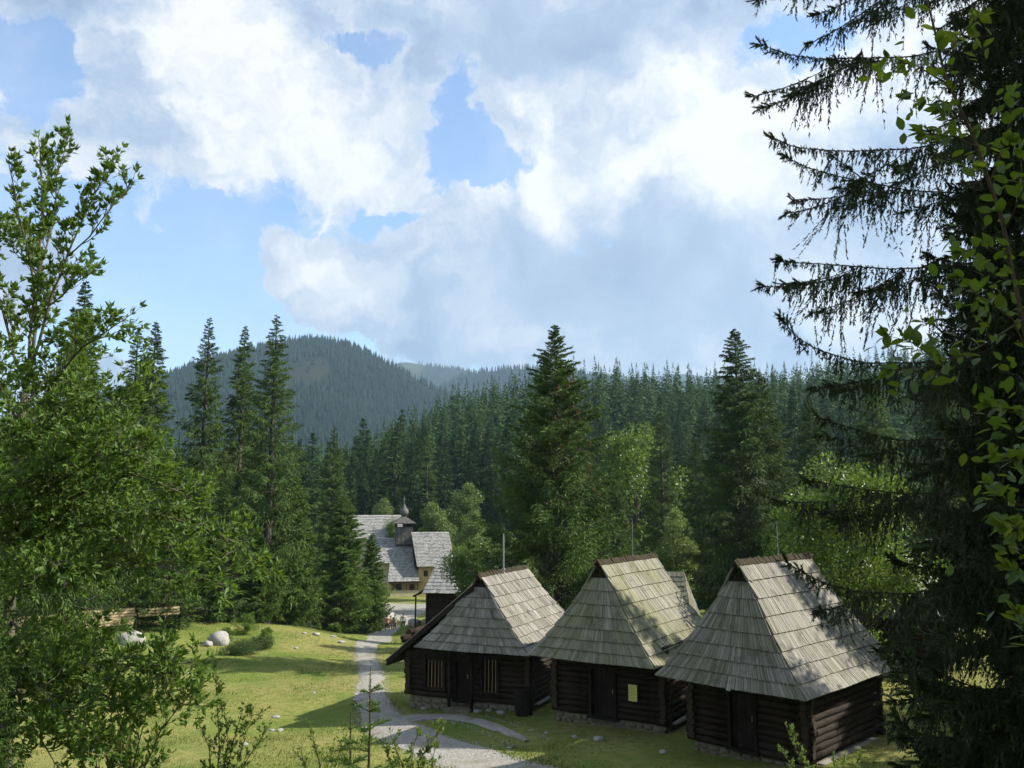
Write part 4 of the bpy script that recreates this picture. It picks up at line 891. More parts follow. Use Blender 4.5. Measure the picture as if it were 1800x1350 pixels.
# ------------------------------------------------------------------ mountains
def mountain(name, prof, Yr, depth, seed, mat, ntree=0, treeH=22, bare=None, back=600, spur=.1):
    """prof: (u, v) skyline points at distance Yr; the face falls towards the viewer over `depth` metres"""
    rng = np.random.default_rng(seed); P = np.array(prof, float); us = np.linspace(P[0, 0], P[-1, 0], 150)
    vs = np.interp(us, P[:, 0], P[:, 1]); k = np.ones(9) / 9; vs = np.convolve(np.r_[[vs[0]] * 4, vs, [vs[-1]] * 4], k, 'valid')
    X = (us - 900) / F_PX * Yr; Zr = CAM_H + (HORIZON - vs) / F_PX * Yr - treeH * .85 * (ntree > 0)
    rows = 46; V = []; B = []
    ph = rng.random(6) * 6.28
    for j in range(rows):
        f = j / (rows - 1) * 1.3 - .3       # <0 behind the crest
        y = Yr - depth * f if f >= 0 else Yr - back * f / .3 * 1.0
        prof_f = (1 - f) ** 1.25 if f >= 0 else 1 + f * 1.4
        sp = sum(math.sin(1) * 0 + np.sin(X * w_ + ph[i_] + f * 1.5) * a_ for i_, (w_, a_) in enumerate(((.0042, .5), (.009, .3), (.021, .2))))
        z = -8 + (Zr + 8) * np.clip(prof_f, -.2, 1) * (1 + spur * sp * np.clip(f * 3, 0, 1) * (1 - f) * 2.2)
        V.append(np.c_[X * (1 - .25 * max(f, 0) * (depth / Yr)), np.full_like(X, y), z])
        B.append(np.zeros(len(X)))
    V = np.stack(V); nX = len(us); idx = (np.arange(rows - 1)[:, None] * nX + np.arange(nX - 1)[None, :]).ravel()
    flat = V.reshape(-1, 3)
    du = 900 + F_PX * flat[:, 0] / flat[:, 1]; dv = HORIZON - F_PX * (flat[:, 2] - CAM_H) / flat[:, 1]
    bareA = np.zeros(len(flat))
    if bare is not None:
        c = np.array(bare[0]); e = ((flat[:, 0] - c[0]) / bare[1]) ** 2 + ((flat[:, 1] - c[1]) / bare[2]) ** 2; bareA = (1 - sstep(.5, 1.4, e)) * .9
    tag(link(name, np_mesh(name, flat, np.c_[idx, idx + nX, idx + nX + 1, idx + 1], M[mat], None, True, {'bare': bareA})), kind='structure')
    if ntree:
        j = rng.random(ntree) * (rows - 9) + 6; i = rng.random(ntree) * (nX - 2); j0, i0 = j.astype(int), i.astype(int); a, b = (i - i0)[:, None], (j - j0)[:, None]
        Q = (V[j0, i0] * (1 - a) + V[j0, i0 + 1] * a) * (1 - b) + (V[j0 + 1, i0] * (1 - a) + V[j0 + 1, i0 + 1] * a) * b
        if bare is not None:
            e = ((Q[:, 0] - bare[0][0]) / bare[1]) ** 2 + ((Q[:, 1] - bare[0][1]) / bare[2]) ** 2; Q = Q[(e > 1.0) | (rng.random(len(Q)) < .1)]
        H = np.clip(rng.normal(treeH, treeH * .16, len(Q)), treeH * .5, treeH * 1.5)
        # six-sided spiky cones
        n = len(Q); kk = 5; az = np.arange(kk) / kk * 6.283 + rng.random((n, 1)) * 6; rr = H[:, None] * rng.uniform(.12, .2, (n, kk))
        base = np.stack([Q[:, None, 0] + np.cos(az) * rr, Q[:, None, 1] + np.sin(az) * rr, np.repeat(Q[:, 2:3] + H[:, None] * .1, kk, 1) + rng.normal(0, .05, (n, kk)) * H[:, None]], -1)
        apex = Q + np.c_[np.zeros((n, 2)), H]; TV = np.concatenate([base, apex[:, None]], 1).reshape(-1, 3); o = (np.arange(n) * (kk + 1))[:, None]
        tf = np.concatenate([np.stack([o[:, 0] + q, o[:, 0] + (q + 1) % kk, o[:, 0] + kk], 1) for q in range(kk)])
        T = np.repeat(np.clip(.35 + .35 * np.sin(Q[:, 0] * .011 + 2 * np.sin(Q[:, 1] * .006)) * np.sin(Q[:, 1] * .009 + 1) + rng.normal(0, .09, n), 0, 1), kk + 1)
        tag(link('mountain_forest', np_mesh('mountain_forest', TV, tf, M['spruce_mountain'], T)), 'distant spruce woods on %s' % ('the rounded mountain' if Yr < 2500 else 'the low far ridge' if Yr < 3600 else 'the lower flank of the bald summit'), 'forest', None, 'stuff')
mountain('mountain', [(-250, 760), (60, 735), (200, 690), (310, 640), (400, 612), (470, 592), (540, 581), (600, 590), (650, 610), (700, 638), (760, 668), (830, 705), (950, 770)], 2000, 1150, 5, 'hill_forest', 24000, 19,
         bare=((-415, 1690), 48, 120), spur=.16)
mountain('mountain', [(560, 700), (630, 660), (680, 634), (710, 624), (740, 630), (775, 636), (815, 640), (860, 650), (940, 690)], 4300, 1500, 6, 'hill_grass', 6000, 24, back=900, spur=.1,
         bare=((-560, 4330), 130, 230))
mountain('mountain', [(740, 690), (800, 655), (850, 640), (900, 634), (950, 634), (1000, 640), (1060, 650), (1160, 680)], 3200, 1200, 7, 'hill_forest', 6000, 22, spur=.1)
mountain('mountain', [(930, 690), (1000, 662), (1040, 648), (1090, 655), (1140, 660), (1190, 652), (1260, 660), (1330, 664), (1480, 675), (1700, 705)], 5600, 1600, 8, 'hill_grass', 0, 22, back=900, spur=.12)

# ------------------------------------------------------------------ broadleaf trees and shrubs
def leaves_np(P, Dr, L, Wd, rng, tint, fold=.25, curl=.12):
    """pointed leaves of two folded halves (4 tris each): base, two flanks, tip plus a mid rib point"""
    n = len(P); nrm = unit(np.cross(Dr, rng.normal(size=(n, 3)))); side = unit(np.cross(nrm, Dr))
    L_ = L[:, None]; W_ = Wd[:, None]; mid = P + Dr * L_ * .5 + nrm * W_ * 0; V = np.empty((n, 6, 3))
    V[:, 0] = P; V[:, 1] = P + Dr * L_ * .42 + side * W_ * .5 + nrm * W_ * fold; V[:, 2] = P + Dr * L_ * .45 - nrm * L_ * .02
    V[:, 3] = P + Dr * L_ * .42 - side * W_ * .5 + nrm * W_ * fold; V[:, 4] = P + Dr * L_ - nrm * L_ * curl; V[:, 5] = V[:, 4]
    V = V[:, :5]; o = (np.arange(n) * 5)[:, None]
    Fc = np.concatenate([o + np.array([[0, 2, 1]]), o + np.array([[0, 3, 2]]), o + np.array([[1, 2, 4]]), o + np.array([[2, 3, 4]])])
    return V.reshape(-1, 3), Fc, np.repeat(tint, 5)
def twiggy(limbs, rng, n_tw, tl, leafL, leafW, per, spread=.9, upb=.25, gen2=2, tipcluster=5, wood=None, start=.15, flat=1.0, gravity=0.0, r_tw=.007):
    """limbs: list of (points, r0, r1). Adds side twigs and leaves; returns leaf arrays and fills wood (MB)"""
    LP, LD = [], []
    def emit(p0, d, l, lev, r):
        pts = [p0]; p = p0.copy(); dd = d.copy(); k = 4
        for i in range(k):
            dd = unit(dd + rng.normal(0, .16, 3) + np.array([0, 0, (upb if lev < 2 else .05) * .35 - gravity * .3])); p = p + dd * l / k; pts.append(p.copy())
        if wood is not None: wood.tube([tuple(q) for q in pts], [r * (1 - .8 * i / k) for i in range(k + 1)], 4, cap=False)
        nl = max(2, int(per * l / tl * rng.uniform(.7, 1.3)))
        for i in range(nl):
            s = (.25 + .75 * rng.random()) * k; a = min(int(s), k - 1); f = s - a; q = pts[a] * (1 - f) + pts[a + 1] * f
            sd = unit(np.cross(dd, rng.normal(size=3))); LP.append(q); LD.append(unit(dd * rng.uniform(.4, 1.0) + sd * rng.uniform(.5, 1.0) + np.array([0, 0, .15 - gravity])))
        for i in range(tipcluster):
            sd = unit(np.cross(dd, rng.normal(size=3))); LP.append(pts[-1]); LD.append(unit(dd * .9 + sd * rng.uniform(.2, .9)))
        if lev < gen2:
            for i in range(rng.integers(2, 4)):
                a = rng.integers(1, k); sd = unit(np.cross(dd, rng.normal(size=3))); emit(pts[a], unit(dd * .8 + sd * spread), l * rng.uniform(.5, .8), lev + 1, r * .6)
    for P, r0, r1 in limbs:
        P = np.array([tuple(p) for p in P], float); seg = np.linalg.norm(np.diff(P, axis=0), axis=1); cum = np.r_[0, np.cumsum(seg)]
        s = np.linspace(0, cum[-1], max(4, int(cum[-1] / .25))); Q = np.stack([np.interp(s, cum, P[:, c]) for c in range(3)], 1)
        Q[1:-1] += rng.normal(0, .012, Q[1:-1].shape)
        if wood is not None: wood.tube([tuple(q) for q in Q], [r0 + (r1 - r0) * i / (len(Q) - 1) for i in range(len(Q))], 7)
        cnt = max(1, int(n_tw * cum[-1]))
        for i in range(cnt):
            f = start + (1 - start) * (i + rng.random()) / cnt; j = f * (len(Q) - 1); a = min(int(j), len(Q) - 2); q = Q[a] + (Q[a + 1] - Q[a]) * (j - a); d = unit(Q[a + 1] - Q[a])
            sd = unit(np.cross(d, rng.normal(size=3))); sd[2] *= flat
            emit(q, unit(d * rng.uniform(.5, 1.0) + sd * rng.uniform(.6, 1.1) * spread + np.array([0, 0, upb * .6])), tl * rng.uniform(.6, 1.25) * (1.15 - .5 * f), 0, r_tw)
        emit(Q[-1], unit(Q[-1] - Q[-2]), tl * .8, 1, r_tw)
    LP, LD = np.array(LP), np.array(LD); n = len(LP)
    return leaves_np(LP, LD, leafL * rng.uniform(.6, 1.25, n), leafW * rng.uniform(.7, 1.25, n), rng, np.clip(rng.normal(.45, .22, n), 0, 1))
def crown_cloud(H, rx, z0, n, seed, leaf, mat, clump=26, shape=1.0, wood_r=None):
    """mid-distance leafy tree: trunk, limbs and many leaf-sized faces gathered in clumps through the crown's volume"""
    rng = np.random.default_rng(seed); zc = (H + z0) / 2; rz = (H - z0) / 2; C = []
    while len(C) < clump:
        p = rng.normal(size=3); p = p / np.linalg.norm(p) * rng.random() ** .33; w = 1 - .35 * shape * max(p[2], 0) if shape >= 0 else 1
        c = np.array([p[0] * rx * w * .86, p[1] * rx * w * .86, zc + p[2] * rz * .92])
        if all(np.linalg.norm((c - q) / np.array([rx, rx, rz])) > .17 for q in C): C.append(c)
    C = np.array(C); k = rng.integers(0, len(C), n); sz = rx * .30 * rng.uniform(.7, 1.35, len(C))
    q = rng.normal(size=(n, 3)); q = unit(q) * (rng.random((n, 1)) ** .45); P = C[k] + q * sz[k][:, None] * np.array([1.15, 1.15, .85])
    d = unit(q + rng.normal(0, .6, (n, 3)) + np.array([0, 0, -.25])); ct = np.clip(rng.normal(.45, .16, len(C)), 0, 1)
    V, Fc, T = leaves_np(P, d, leaf * rng.uniform(.7, 1.3, n), leaf * .6 * rng.uniform(.7, 1.3, n), rng, np.clip(ct[k] + rng.normal(0, .17, n), 0, 1))
    m = MB(); r0 = wood_r or H * .018
    m.tube([(0, 0, -.5), (0, 0, z0 * .6), (.05 * rx, 0, zc), (0, .03 * rx, H * .86)], [r0 * 1.3, r0, r0 * .6, r0 * .15], 8)
    for c in C[:: 2]:
        a = np.array([0, 0, z0 * .7 + (c[2] - z0) * .45]); mid = (a + c) / 2 + rng.normal(0, .08 * rx, 3); m.tube([tuple(a), tuple(mid), tuple(c)], [r0 * .4, r0 * .25, r0 * .08], 5, cap=False)
    me = bpy.data.meshes.new('trunk'); me.from_pydata(m.v, [], m.f); me.materials.append(M['bark']); me.polygons.foreach_set('use_smooth', [True] * len(me.polygons))
    return np_mesh('crown', V, Fc, M[mat], T), me, H
PROTO['round'] = crown_cloud(10, 3.6, 1.2, 15000, 101, .20, 'broad', 34)
PROTO['apple'] = crown_cloud(6, 2.4, 1.7, 15000, 102, .15, 'broad_pale', 32, .4)
PROTO['slim'] = crown_cloud(9, 2.2, .8, 11000, 103, .19, 'broad_pale', 30, 1.4)
PROTO['leafy'] = crown_cloud(10, 3.4, .8, 20000, 104, .16, 'broad', 36, .8)
PROTO['bush'] = crown_cloud(2.0, 1.2, .05, 5000, 105, .09, 'broad', 16, .3, .03)
PROTO['lowbush'] = crown_cloud(1.0, 1.3, .0, 6000, 106, .07, 'juniper', 18, .2, .02)
place('broadleaf_tree', 'round', 1112, 738, 104, 'round sunlit pale-green tree standing out of the dark forest edge', 'leafy tree', .95, .3)
place('broadleaf_tree', 'apple', 838, 930, 66, 'bushy pale apple tree leaning over the banded barn roof', 'leafy tree', .78, 1.3)
place('broadleaf_tree', 'slim', 764, 880, 136, 'upright pale tree right of the onion-domed belfry', 'leafy tree', 1.05, .7)['label'] = 'upright pale tree growing behind the church roof beside the belfry'
place('broadleaf_tree', 'slim', 675, 873, 150, 'small rounded tree behind the church roof ridge', 'leafy tree', .9, 2.7)
place('broadleaf_tree', 'slim', 832, 897, 118, 'bluish-green oval tree behind the apple tree', 'leafy tree', .9, 3.7)
place('broadleaf_tree', 'slim', 820, 846, 142, 'forked bright young tree at the forest edge by the church', 'leafy tree', .9, 4.7)
place('broadleaf_tree', 'slim', 1188, 892, 72, 'slender bright sapling in front of the columnar spruce', 'leafy tree', .95, 5.7)
place('broadleaf_tree', 'leafy', 1490, 790, 36, 'tall leafy tree shading the gabled hut', 'leafy tree', 1.0, .9)
place('broadleaf_tree', 'leafy', 1422, 850, 60, 'bright leafy tree between the columnar spruce and the gabled hut', 'leafy tree', .62, 2.9)
place('broadleaf_tree', 'round', 690, 905, 137, 'dark little tree half hidden by the belfry', 'leafy tree', .45, 2.0)
for u, v, Y, w, l in ((432, 1076, 61, 1.0, 'upright green bush beside the white boulder on the meadow'), (470, 1100, 60, .9, 'yellowing weedy bush next to the upright bush'), (400, 1100, 59, .9, 'dark green bush between the white boulder and the plank fence'), (700, 1088, 84, .8, 'small bush behind the hikers'), (755, 1072, 80, .9, 'bush at the foot of the banded barn'), (560, 1093, 70, .7, 'low bush at the far meadow edge under the spruces'), (520, 1092, 68, .8, 'low leafy clump at the meadow edge'), (596, 1097, 73, .6, 'little leafy clump where meadow meets the bushy spruce'), (640, 1010, 104, 1.5, 'yellow-green shrub on the church forecourt')):
    place('leafy_bush', 'bush', u, v, Y, l, 'bush', w, u * .1)
for u, v, Y, l in ((425, 1142, 56, 'low dark juniper mound, wider one on the meadow'), (452, 1132, 58, 'low dark juniper mound behind the wider one')):
    p = g_at(u, v + 8); tree('juniper_mound', 'lowbush', p.x, p.y, .85, l, 'bush', None, 1.25, u)

# ------------------------------------------------------------------ willow close to the camera
def limb(pts, r0, r1): return ([at(u, v, Y) for u, v, Y in pts], r0, r1)
rng = np.random.default_rng(201)
base = on_ground(-5.75, 10.2, -.2)
trunk_pts = [base, at(14, 1150, 10.2), at(22, 900, 10.2), at(32, 780, 10.1), at(44, 690, 10.0)]
wl = tag(empty('willow_tree', tuple(base)), 'leafy grey-barked willow with several upright stems close by', 'leafy tree')
wl_off = -base
stems = [limb([(44, 690, 10), (52, 600, 9.95), (62, 500, 9.9), (40, 400, 9.8), (18, 300, 9.7)], 0.0217, 0.0056),
         limb([(50, 660, 10), (66, 540, 10.1), (68, 470, 10.1), (75, 350, 10.1), (70, 260, 10.15)], 0.0236, 0.0056),
         limb([(56, 640, 10), (90, 520, 9.8), (118, 450, 9.7), (160, 350, 9.6), (200, 290, 9.5)], 0.0198, 0.0049),
         limb([(66, 500, 10.1), (90, 400, 10.2), (105, 300, 10.3), (120, 240, 10.3)], 0.0124, 0.0042),
         limb([(120, 450, 9.7), (170, 400, 9.5), (225, 330, 9.4)], 0.0099, 0.0035),
         limb([(44, 690, 10), (10, 560, 10.3), (-30, 430, 10.5), (-50, 330, 10.5)], 0.0186, 0.0056),
         limb([(62, 480, 10), (30, 440, 10.4), (-10, 400, 10.8)], 0.0093, 0.0035),
         limb([(84, 540, 9.9), (130, 500, 9.5), (160, 480, 9.3)], 0.0087, 0.0035)]
lows = [limb([(34, 760, 10.1), (90, 680, 9.7), (150, 600, 9.3), (205, 570, 9.1)], .022, .006),
        limb([(28, 830, 10.1), (110, 800, 9.6), (190, 730, 9.1), (225, 690, 8.9)], .024, .006),
        limb([(24, 900, 10.2), (120, 880, 9.6), (230, 830, 9.0), (330, 870, 8.6)], .028, .006),
        limb([(22, 950, 10.2), (130, 930, 9.8), (260, 900, 9.4), (400, 940, 9.1), (440, 985, 9.0)], .03, .006),
        limb([(20, 1000, 10.2), (120, 1000, 9.4), (240, 990, 8.8), (350, 1010, 8.4)], .028, .006),
        limb([(18, 1090, 10.2), (110, 1165, 9.4), (220, 1175, 8.9), (330, 1165, 8.6)], .026, .006),
        limb([(16, 1120, 10.2), (120, 1190, 9.4), (230, 1240, 9.0), (310, 1230, 8.8)], .026, .006),
        limb([(30, 800, 10.1), (-30, 720, 10.6), (-80, 640, 11)], .022, .006), limb([(26, 880, 10.1), (-40, 820, 10.6), (-100, 780, 11)], .022, .006),
        limb([(24, 920, 10.2), (60, 800, 11.0), (130, 740, 11.8)], .022, .006), limb([(22, 960, 10.2), (110, 900, 11.2), (240, 860, 12.0)], .022, .006),
        limb([(20, 1020, 10.2), (100, 960, 11.2), (200, 960, 12.2), (300, 950, 12.6)], .022, .006), limb([(16, 1100, 10.2), (-50, 1050, 9.6), (-120, 1000, 9.3)], .022, .006),
        limb([(40, 720, 10), (100, 640, 10.4), (150, 640, 10.8)], .018, .005), limb([(36, 745, 10), (-10, 660, 9.7), (-30, 600, 9.5)], .02, .005)]
lows += [limb([(20, 1000, 10.2), (60, 900, 9.2), (110, 820, 8.6)], .022, .006), limb([(18, 1060, 10.2), (50, 1010, 9.0), (90, 980, 8.4)], .022, .006), limb([(16, 1120, 10.2), (40, 1180, 9.2), (100, 1240, 8.6), (160, 1290, 8.4)], .022, .006),
         limb([(14, 1180, 10.2), (50, 1270, 9.6), (90, 1330, 9.4)], .022, .006), limb([(30, 830, 10.1), (70, 760, 9.2), (120, 700, 8.7)], .02, .005), limb([(26, 870, 10.1), (100, 850, 9.2), (170, 800, 8.6), (240, 790, 8.3)], .022, .005),
         limb([(14, 1150, 10.2), (-30, 1200, 9.4), (10, 1290, 8.8)], .02, .005), limb([(22, 960, 10.2), (-20, 930, 9.2), (20, 860, 8.6)], .02, .005)]
wood = MB(); wood.tube([tuple(p) for p in trunk_pts], [.085, .07, .055, .046, .038], 9)
A1 = twiggy(stems, rng, 9.5, .30, .085, .034, 7, .7, .55, 1, 8, wood, .18)
A2 = twiggy(lows, rng, 8.5, .46, .088, .034, 10, .95, .12, 2, 6, wood, .14, .7)
V = np.concatenate([A1[0], A2[0]]) ; Fc = np.concatenate([A1[1], A2[1] + len(A1[0])]); T = np.concatenate([A1[2], A2[2]])
o = link('crown', np_mesh('crown', V - np.array(base), Fc, M['willow'], T), wl); print('willow leaves', len(V) // 5)
o = wood.build('trunk', M['bark_pale'], wl, True, tuple(-base))

# dark-leaved shrub under the willow, and loose shrubs below the viewpoint
def shrub(name, label, u, Y, stems_, mat, leafL, leafW, per, seed, tl=.2, n_tw=7, r=.012, gen2=1, upb=.4, spread=.8):
    rng = np.random.default_rng(seed); x = (u - 900) / F_PX * Y; b = on_ground(x, Y, -.05); e = tag(empty(name, tuple(b)), label, 'shrub')
    wd = MB(); L = [([b] + [at(a, c, y) for a, c, y in s], r, r * .25) for s in stems_]
    A = twiggy(L, rng, n_tw, tl, leafL, leafW, per, spread, upb, gen2, 4, wd, .3, 1.0, 0, .004)
    link('leaves', np_mesh('leaves', A[0] - np.array(b), A[1], M[mat], A[2]), e); wd.build('stems', M['twig'], e, True, tuple(-b)); return e
shrub('leafy_shrub', 'dark-leaved shrub spreading under the willow', 230, 9.5, [[(215, 1300, 9.5), (200, 1200, 9.4), (180, 1130, 9.3)], [(250, 1290, 9.4), (260, 1210, 9.2), (290, 1150, 9.0)], [(270, 1310, 9.3), (310, 1250, 9.1), (335, 1215, 9.0)], [(190, 1320, 9.6), (150, 1260, 9.6), (120, 1215, 9.6)], [(235, 1320, 9.7), (225, 1250, 9.8), (240, 1180, 9.8)], [(170, 1335, 9.5), (110, 1310, 9.4), (80, 1290, 9.4)]], 'willow', .085, .034, 7, 211, .28, 7)
shrub('leafy_shrub', 'fine-leaved open shrub standing clear against the lawn', 405, 11.5, [[(385, 1290, 11.5), (375, 1220, 11.5), (380, 1180, 11.5)], [(410, 1300, 11.4), (425, 1260, 11.4), (455, 1255, 11.3)], [(400, 1310, 11.6), (395, 1255, 11.7)], [(440, 1320, 11.3), (465, 1290, 11.2)], [(370, 1320, 11.6), (350, 1270, 11.6)], [(420, 1330, 11.5), (440, 1270, 11.6)]], 'broad', .05, .018, 7, 212, .17, 9)
shrub('leafy_shrub', 'pale-leaved willow shoots beside the slender spruce sapling', 735, 9.2, [[(735, 1330, 9.2), (750, 1290, 9.2), (772, 1283, 9.15)], [(710, 1340, 9.2), (700, 1310, 9.2), (690, 1300, 9.2)], [(760, 1345, 9.2), (765, 1310, 9.2)], [(690, 1350, 9.2), (680, 1320, 9.3)], [(720, 1350, 9.3), (730, 1300, 9.3)]], 'herb', .05, .022, 5, 213, .12, 9)
shrub('leafy_shrub', 'thin-leaved shrub beside the shorter spruce sapling', 560, 9.6, [[(565, 1340, 9.6), (560, 1300, 9.6), (545, 1285, 9.6)], [(590, 1345, 9.6), (600, 1310, 9.5)], [(540, 1350, 9.6), (530, 1325, 9.6)], [(575, 1350, 9.7), (585, 1320, 9.7)]], 'broad', .04, .014, 6, 214, .14, 9)
shrub('leafy_shrub', 'tall bright herb with feathery shoots below the dappled granary', 1420, 7.5, [[(1410, 1345, 7.5), (1395, 1300, 7.5), (1384, 1285, 7.5)], [(1420, 1350, 7.5), (1408, 1310, 7.5), (1396, 1290, 7.5)], [(1400, 1350, 7.4), (1385, 1330, 7.4), (1375, 1322, 7.4)], [(1490, 1350, 7.4), (1484, 1335, 7.4)], [(1500, 1352, 7.4), (1510, 1330, 7.4)], [(1470, 1352, 7.5), (1465, 1338, 7.5)]], 'herb', .03, .009, 9, 215, .07, 14, .006)

# ------------------------------------------------------------------ drooping spruce close to the camera and spruce saplings
def fringe(P, rng, dens=34, hang=.5, tip=.12, r0=.016, subs=0, needle=(.055, .015), droop=1.0, brush=True):
    """one bough along P (array of points, trunk to tip) with twigs hanging below it; returns sprays and the bough tube"""
    seg = np.linalg.norm(np.diff(P, axis=0), axis=1); cum = np.r_[0, np.cumsum(seg)]; Ln = cum[-1]
    s = np.linspace(0, Ln, max(6, int(Ln / .08))); Q = np.stack([np.interp(s, cum, P[:, c]) for c in range(3)], 1)
    k = np.ones(5) / 5; Q = np.stack([np.convolve(np.r_[[Q[0, c]] * 2, Q[:, c], [Q[-1, c]] * 2], k, 'valid') for c in range(3)], 1)
    out = []; wd = [(Q, r0, .004)]
    n = int(Ln * dens); f = rng.random(n) ** .85; j = f * (len(Q) - 1.001); a = j.astype(int); B = Q[a] + (Q[a + 1] - Q[a]) * (j - a)[:, None]; d = unit(Q[a + 1] - Q[a])
    g = np.clip((1 - f) * 1.9, .16, 1.0) * (.35 + .65 * np.clip(f * 3, 0, 1)); ph_ = rng.random(3) * 6.28; clump = .62 + .38 * np.sin(f * Ln * 7.3 + ph_[0]) + .25 * np.sin(f * Ln * 17 + ph_[1])
    hl = np.clip(hang * g * clump * rng.uniform(.35, 1.35, n) * (rng.random(n) ** .35), tip * .5, 2)
    lat = unit(np.cross(d, np.array([0, 0, 1.0])))
    dr = unit(d * rng.uniform(-.1, .55, n)[:, None] + lat * rng.normal(0, .34, n)[:, None] + np.array([0, 0, -1.0]) * droop * rng.uniform(.6, 1.2, n)[:, None])
    cnt = np.maximum(3, (hl / .018).astype(int)); si = np.repeat(np.arange(n), cnt); w = rng.random(len(si)); bend = rng.normal(0, .10, (n, 3)); bend[:, 2] -= .1
    X = B[si] + dr[si] * (hl[si] * w)[:, None] + bend[si] * (hl[si] * w * w)[:, None]; tan = unit(dr[si] + 2 * bend[si] * w[:, None])
    X += rng.normal(0, .004, X.shape)
    out.append((X, unit(tan + rng.normal(0, .33, X.shape)), np.clip(rng.normal(.42, .16, n), 0, 1)[si]))
    # sprays along the bough itself and its tuft of a tip
    m = int(Ln * 90); f = rng.random(m) ** .7; j = f * (len(Q) - 1.001); a = j.astype(int); B = Q[a] + (Q[a + 1] - Q[a]) * (j - a)[:, None]; d = unit(Q[a + 1] - Q[a]); ok = f > .35
    out.append((B[ok], unit(d[ok] + rng.normal(0, .55, (ok.sum(), 3))), np.full(ok.sum(), .45)))
    for q in range(7):
        a = len(Q) - 1 - int(rng.integers(0, max(2, int(.5 / .08)))); d0 = unit(Q[min(a + 1, len(Q) - 1)] - Q[a - 1]); t = unit(d0 + unit(np.cross(d0, rng.normal(size=3))) * rng.uniform(.5, .9)); l = rng.uniform(.08, .2)
        w = rng.random(26); out.append((Q[a] + t * (l * w)[:, None], unit(t + rng.normal(0, .35, (26, 3))), np.full(26, .55))); wd.append((np.stack([Q[a], Q[a] + t * l]), .004, .002))
    for q in range(subs):
        f = rng.uniform(.12, .8); a = int(f * (len(Q) - 2)); d0 = unit(Q[a + 1] - Q[a]); lt = unit(np.cross(d0, np.array([0, 0, 1.0]))) * rng.choice([-1, 1]); l = Ln * rng.uniform(.2, .36)
        v = unit(d0 + lt * rng.uniform(.4, .9) + np.array([0, 0, -.25 - .3 * rng.random()])); SP = np.array([Q[a] + v * l * t + np.array([0, 0, .22 * l * (t ** 2) - .12 * l * t]) for t in np.linspace(0, 1, 6)])
        o2, w2 = fringe(SP, rng, dens * .8, hang * .7, tip, r0 * .45, 0, needle, droop); out += o2; wd += w2
    return out, wd
def bough_mesh(P, seed, mat='spruce_near', **kw):
    rng = np.random.default_rng(seed); needle = kw.get('needle', (.055, .015)); out, wd = fringe(np.array([tuple(p) for p in P], float), rng, **kw)
    X = np.concatenate([o[0] for o in out]); D_ = np.concatenate([o[1] for o in out]); T = np.concatenate([o[2] for o in out])
    V, Fc, Tt = slivers(X, D_, needle[0] * rng.uniform(.7, 1.3, len(X)), needle[1] * rng.uniform(.8, 1.4, len(X)), rng, np.clip(T + rng.normal(0, .08, len(X)), 0, 1))
    m = MB()
    for Q, r0, r1 in wd: m.tube([tuple(q) for q in Q], [r0 + (r1 - r0) * i / (len(Q) - 1) for i in range(len(Q))], 5, cap=False)
    fm = np.r_[np.zeros(len(Fc), int), np.ones(len(m.f), int)]
    return np_mesh('bough', np.concatenate([V, np.array(m.v)]), [Fc, np.array(m.f) + len(V)], [M[mat], M['twig']], np.r_[Tt, np.full(len(m.v), .5)], False, None, fm)
SK = 1.27; SPX, SPY = at(1905, 800, 11.2 * SK).x, 11.2 * SK; sb = on_ground(SPX, SPY, -.2)
ds = tag(empty('spruce_tree', tuple(sb)), 'old dark spruce close by, its long boughs hung with drooping twigs', 'spruce tree')
MB().tube([(0, 0, -.3), (.02, 0, 3), (0, .03, 9), (0, 0, 16), (0, 0, 20.5)], [.30, .25, .2, .11, .02], 12).build('trunk', M['bark'], ds, True)
def tz(v): return at(1840, v, SPY).z
EXPL = [[(1760, -75, 11.1), (1600, -40, 10.8), (1450, -22, 10.5), (1370, -14, 10.4), (1325, -2, 10.3)],
        [(1800, 40, 11.2), (1700, 78, 11.0), (1600, 100, 10.9), (1440, 104, 10.7), (1380, 95, 10.6), (1334, 76, 10.5)],
        [(1800, 205, 11.1), (1690, 244, 10.8), (1600, 262, 10.6), (1480, 266, 10.4), (1400, 260, 10.3), (1352, 240, 10.2)],
        [(1800, 320, 11.4), (1700, 340, 11.5), (1600, 335, 11.6), (1480, 312, 11.6), (1410, 292, 11.6), (1372, 268, 11.6)],
        [(1800, 440, 11.2), (1680, 468, 11.0), (1560, 473, 10.9), (1450, 464, 10.8), (1395, 462, 10.7), (1360, 452, 10.7)],
        [(1800, 590, 11.2), (1720, 622, 11.0), (1620, 638, 10.8), (1510, 638, 10.6), (1430, 612, 10.5), (1395, 588, 10.4), (1368, 552, 10.3)],
        [(1810, 730, 11.2), (1700, 770, 11.4), (1580, 775, 11.6), (1500, 755, 11.7), (1430, 730, 11.8)],
        [(1800, 840, 11.2), (1700, 866, 11.0), (1580, 868, 10.8), (1480, 855, 10.7), (1408, 842, 10.6)],
        [(1810, 990, 11.2), (1700, 1028, 10.9), (1600, 1044, 10.6), (1500, 1040, 10.4), (1430, 1018, 10.3), (1378, 985, 10.2)],
        [(1810, 1090, 11.2), (1730, 1130, 11.3), (1650, 1140, 11.4), (1560, 1120, 11.5)],
        [(1810, 1250, 11.2), (1740, 1292, 11.0), (1650, 1298, 10.9), (1600, 1285, 10.8), (1570, 1255, 10.8)]]
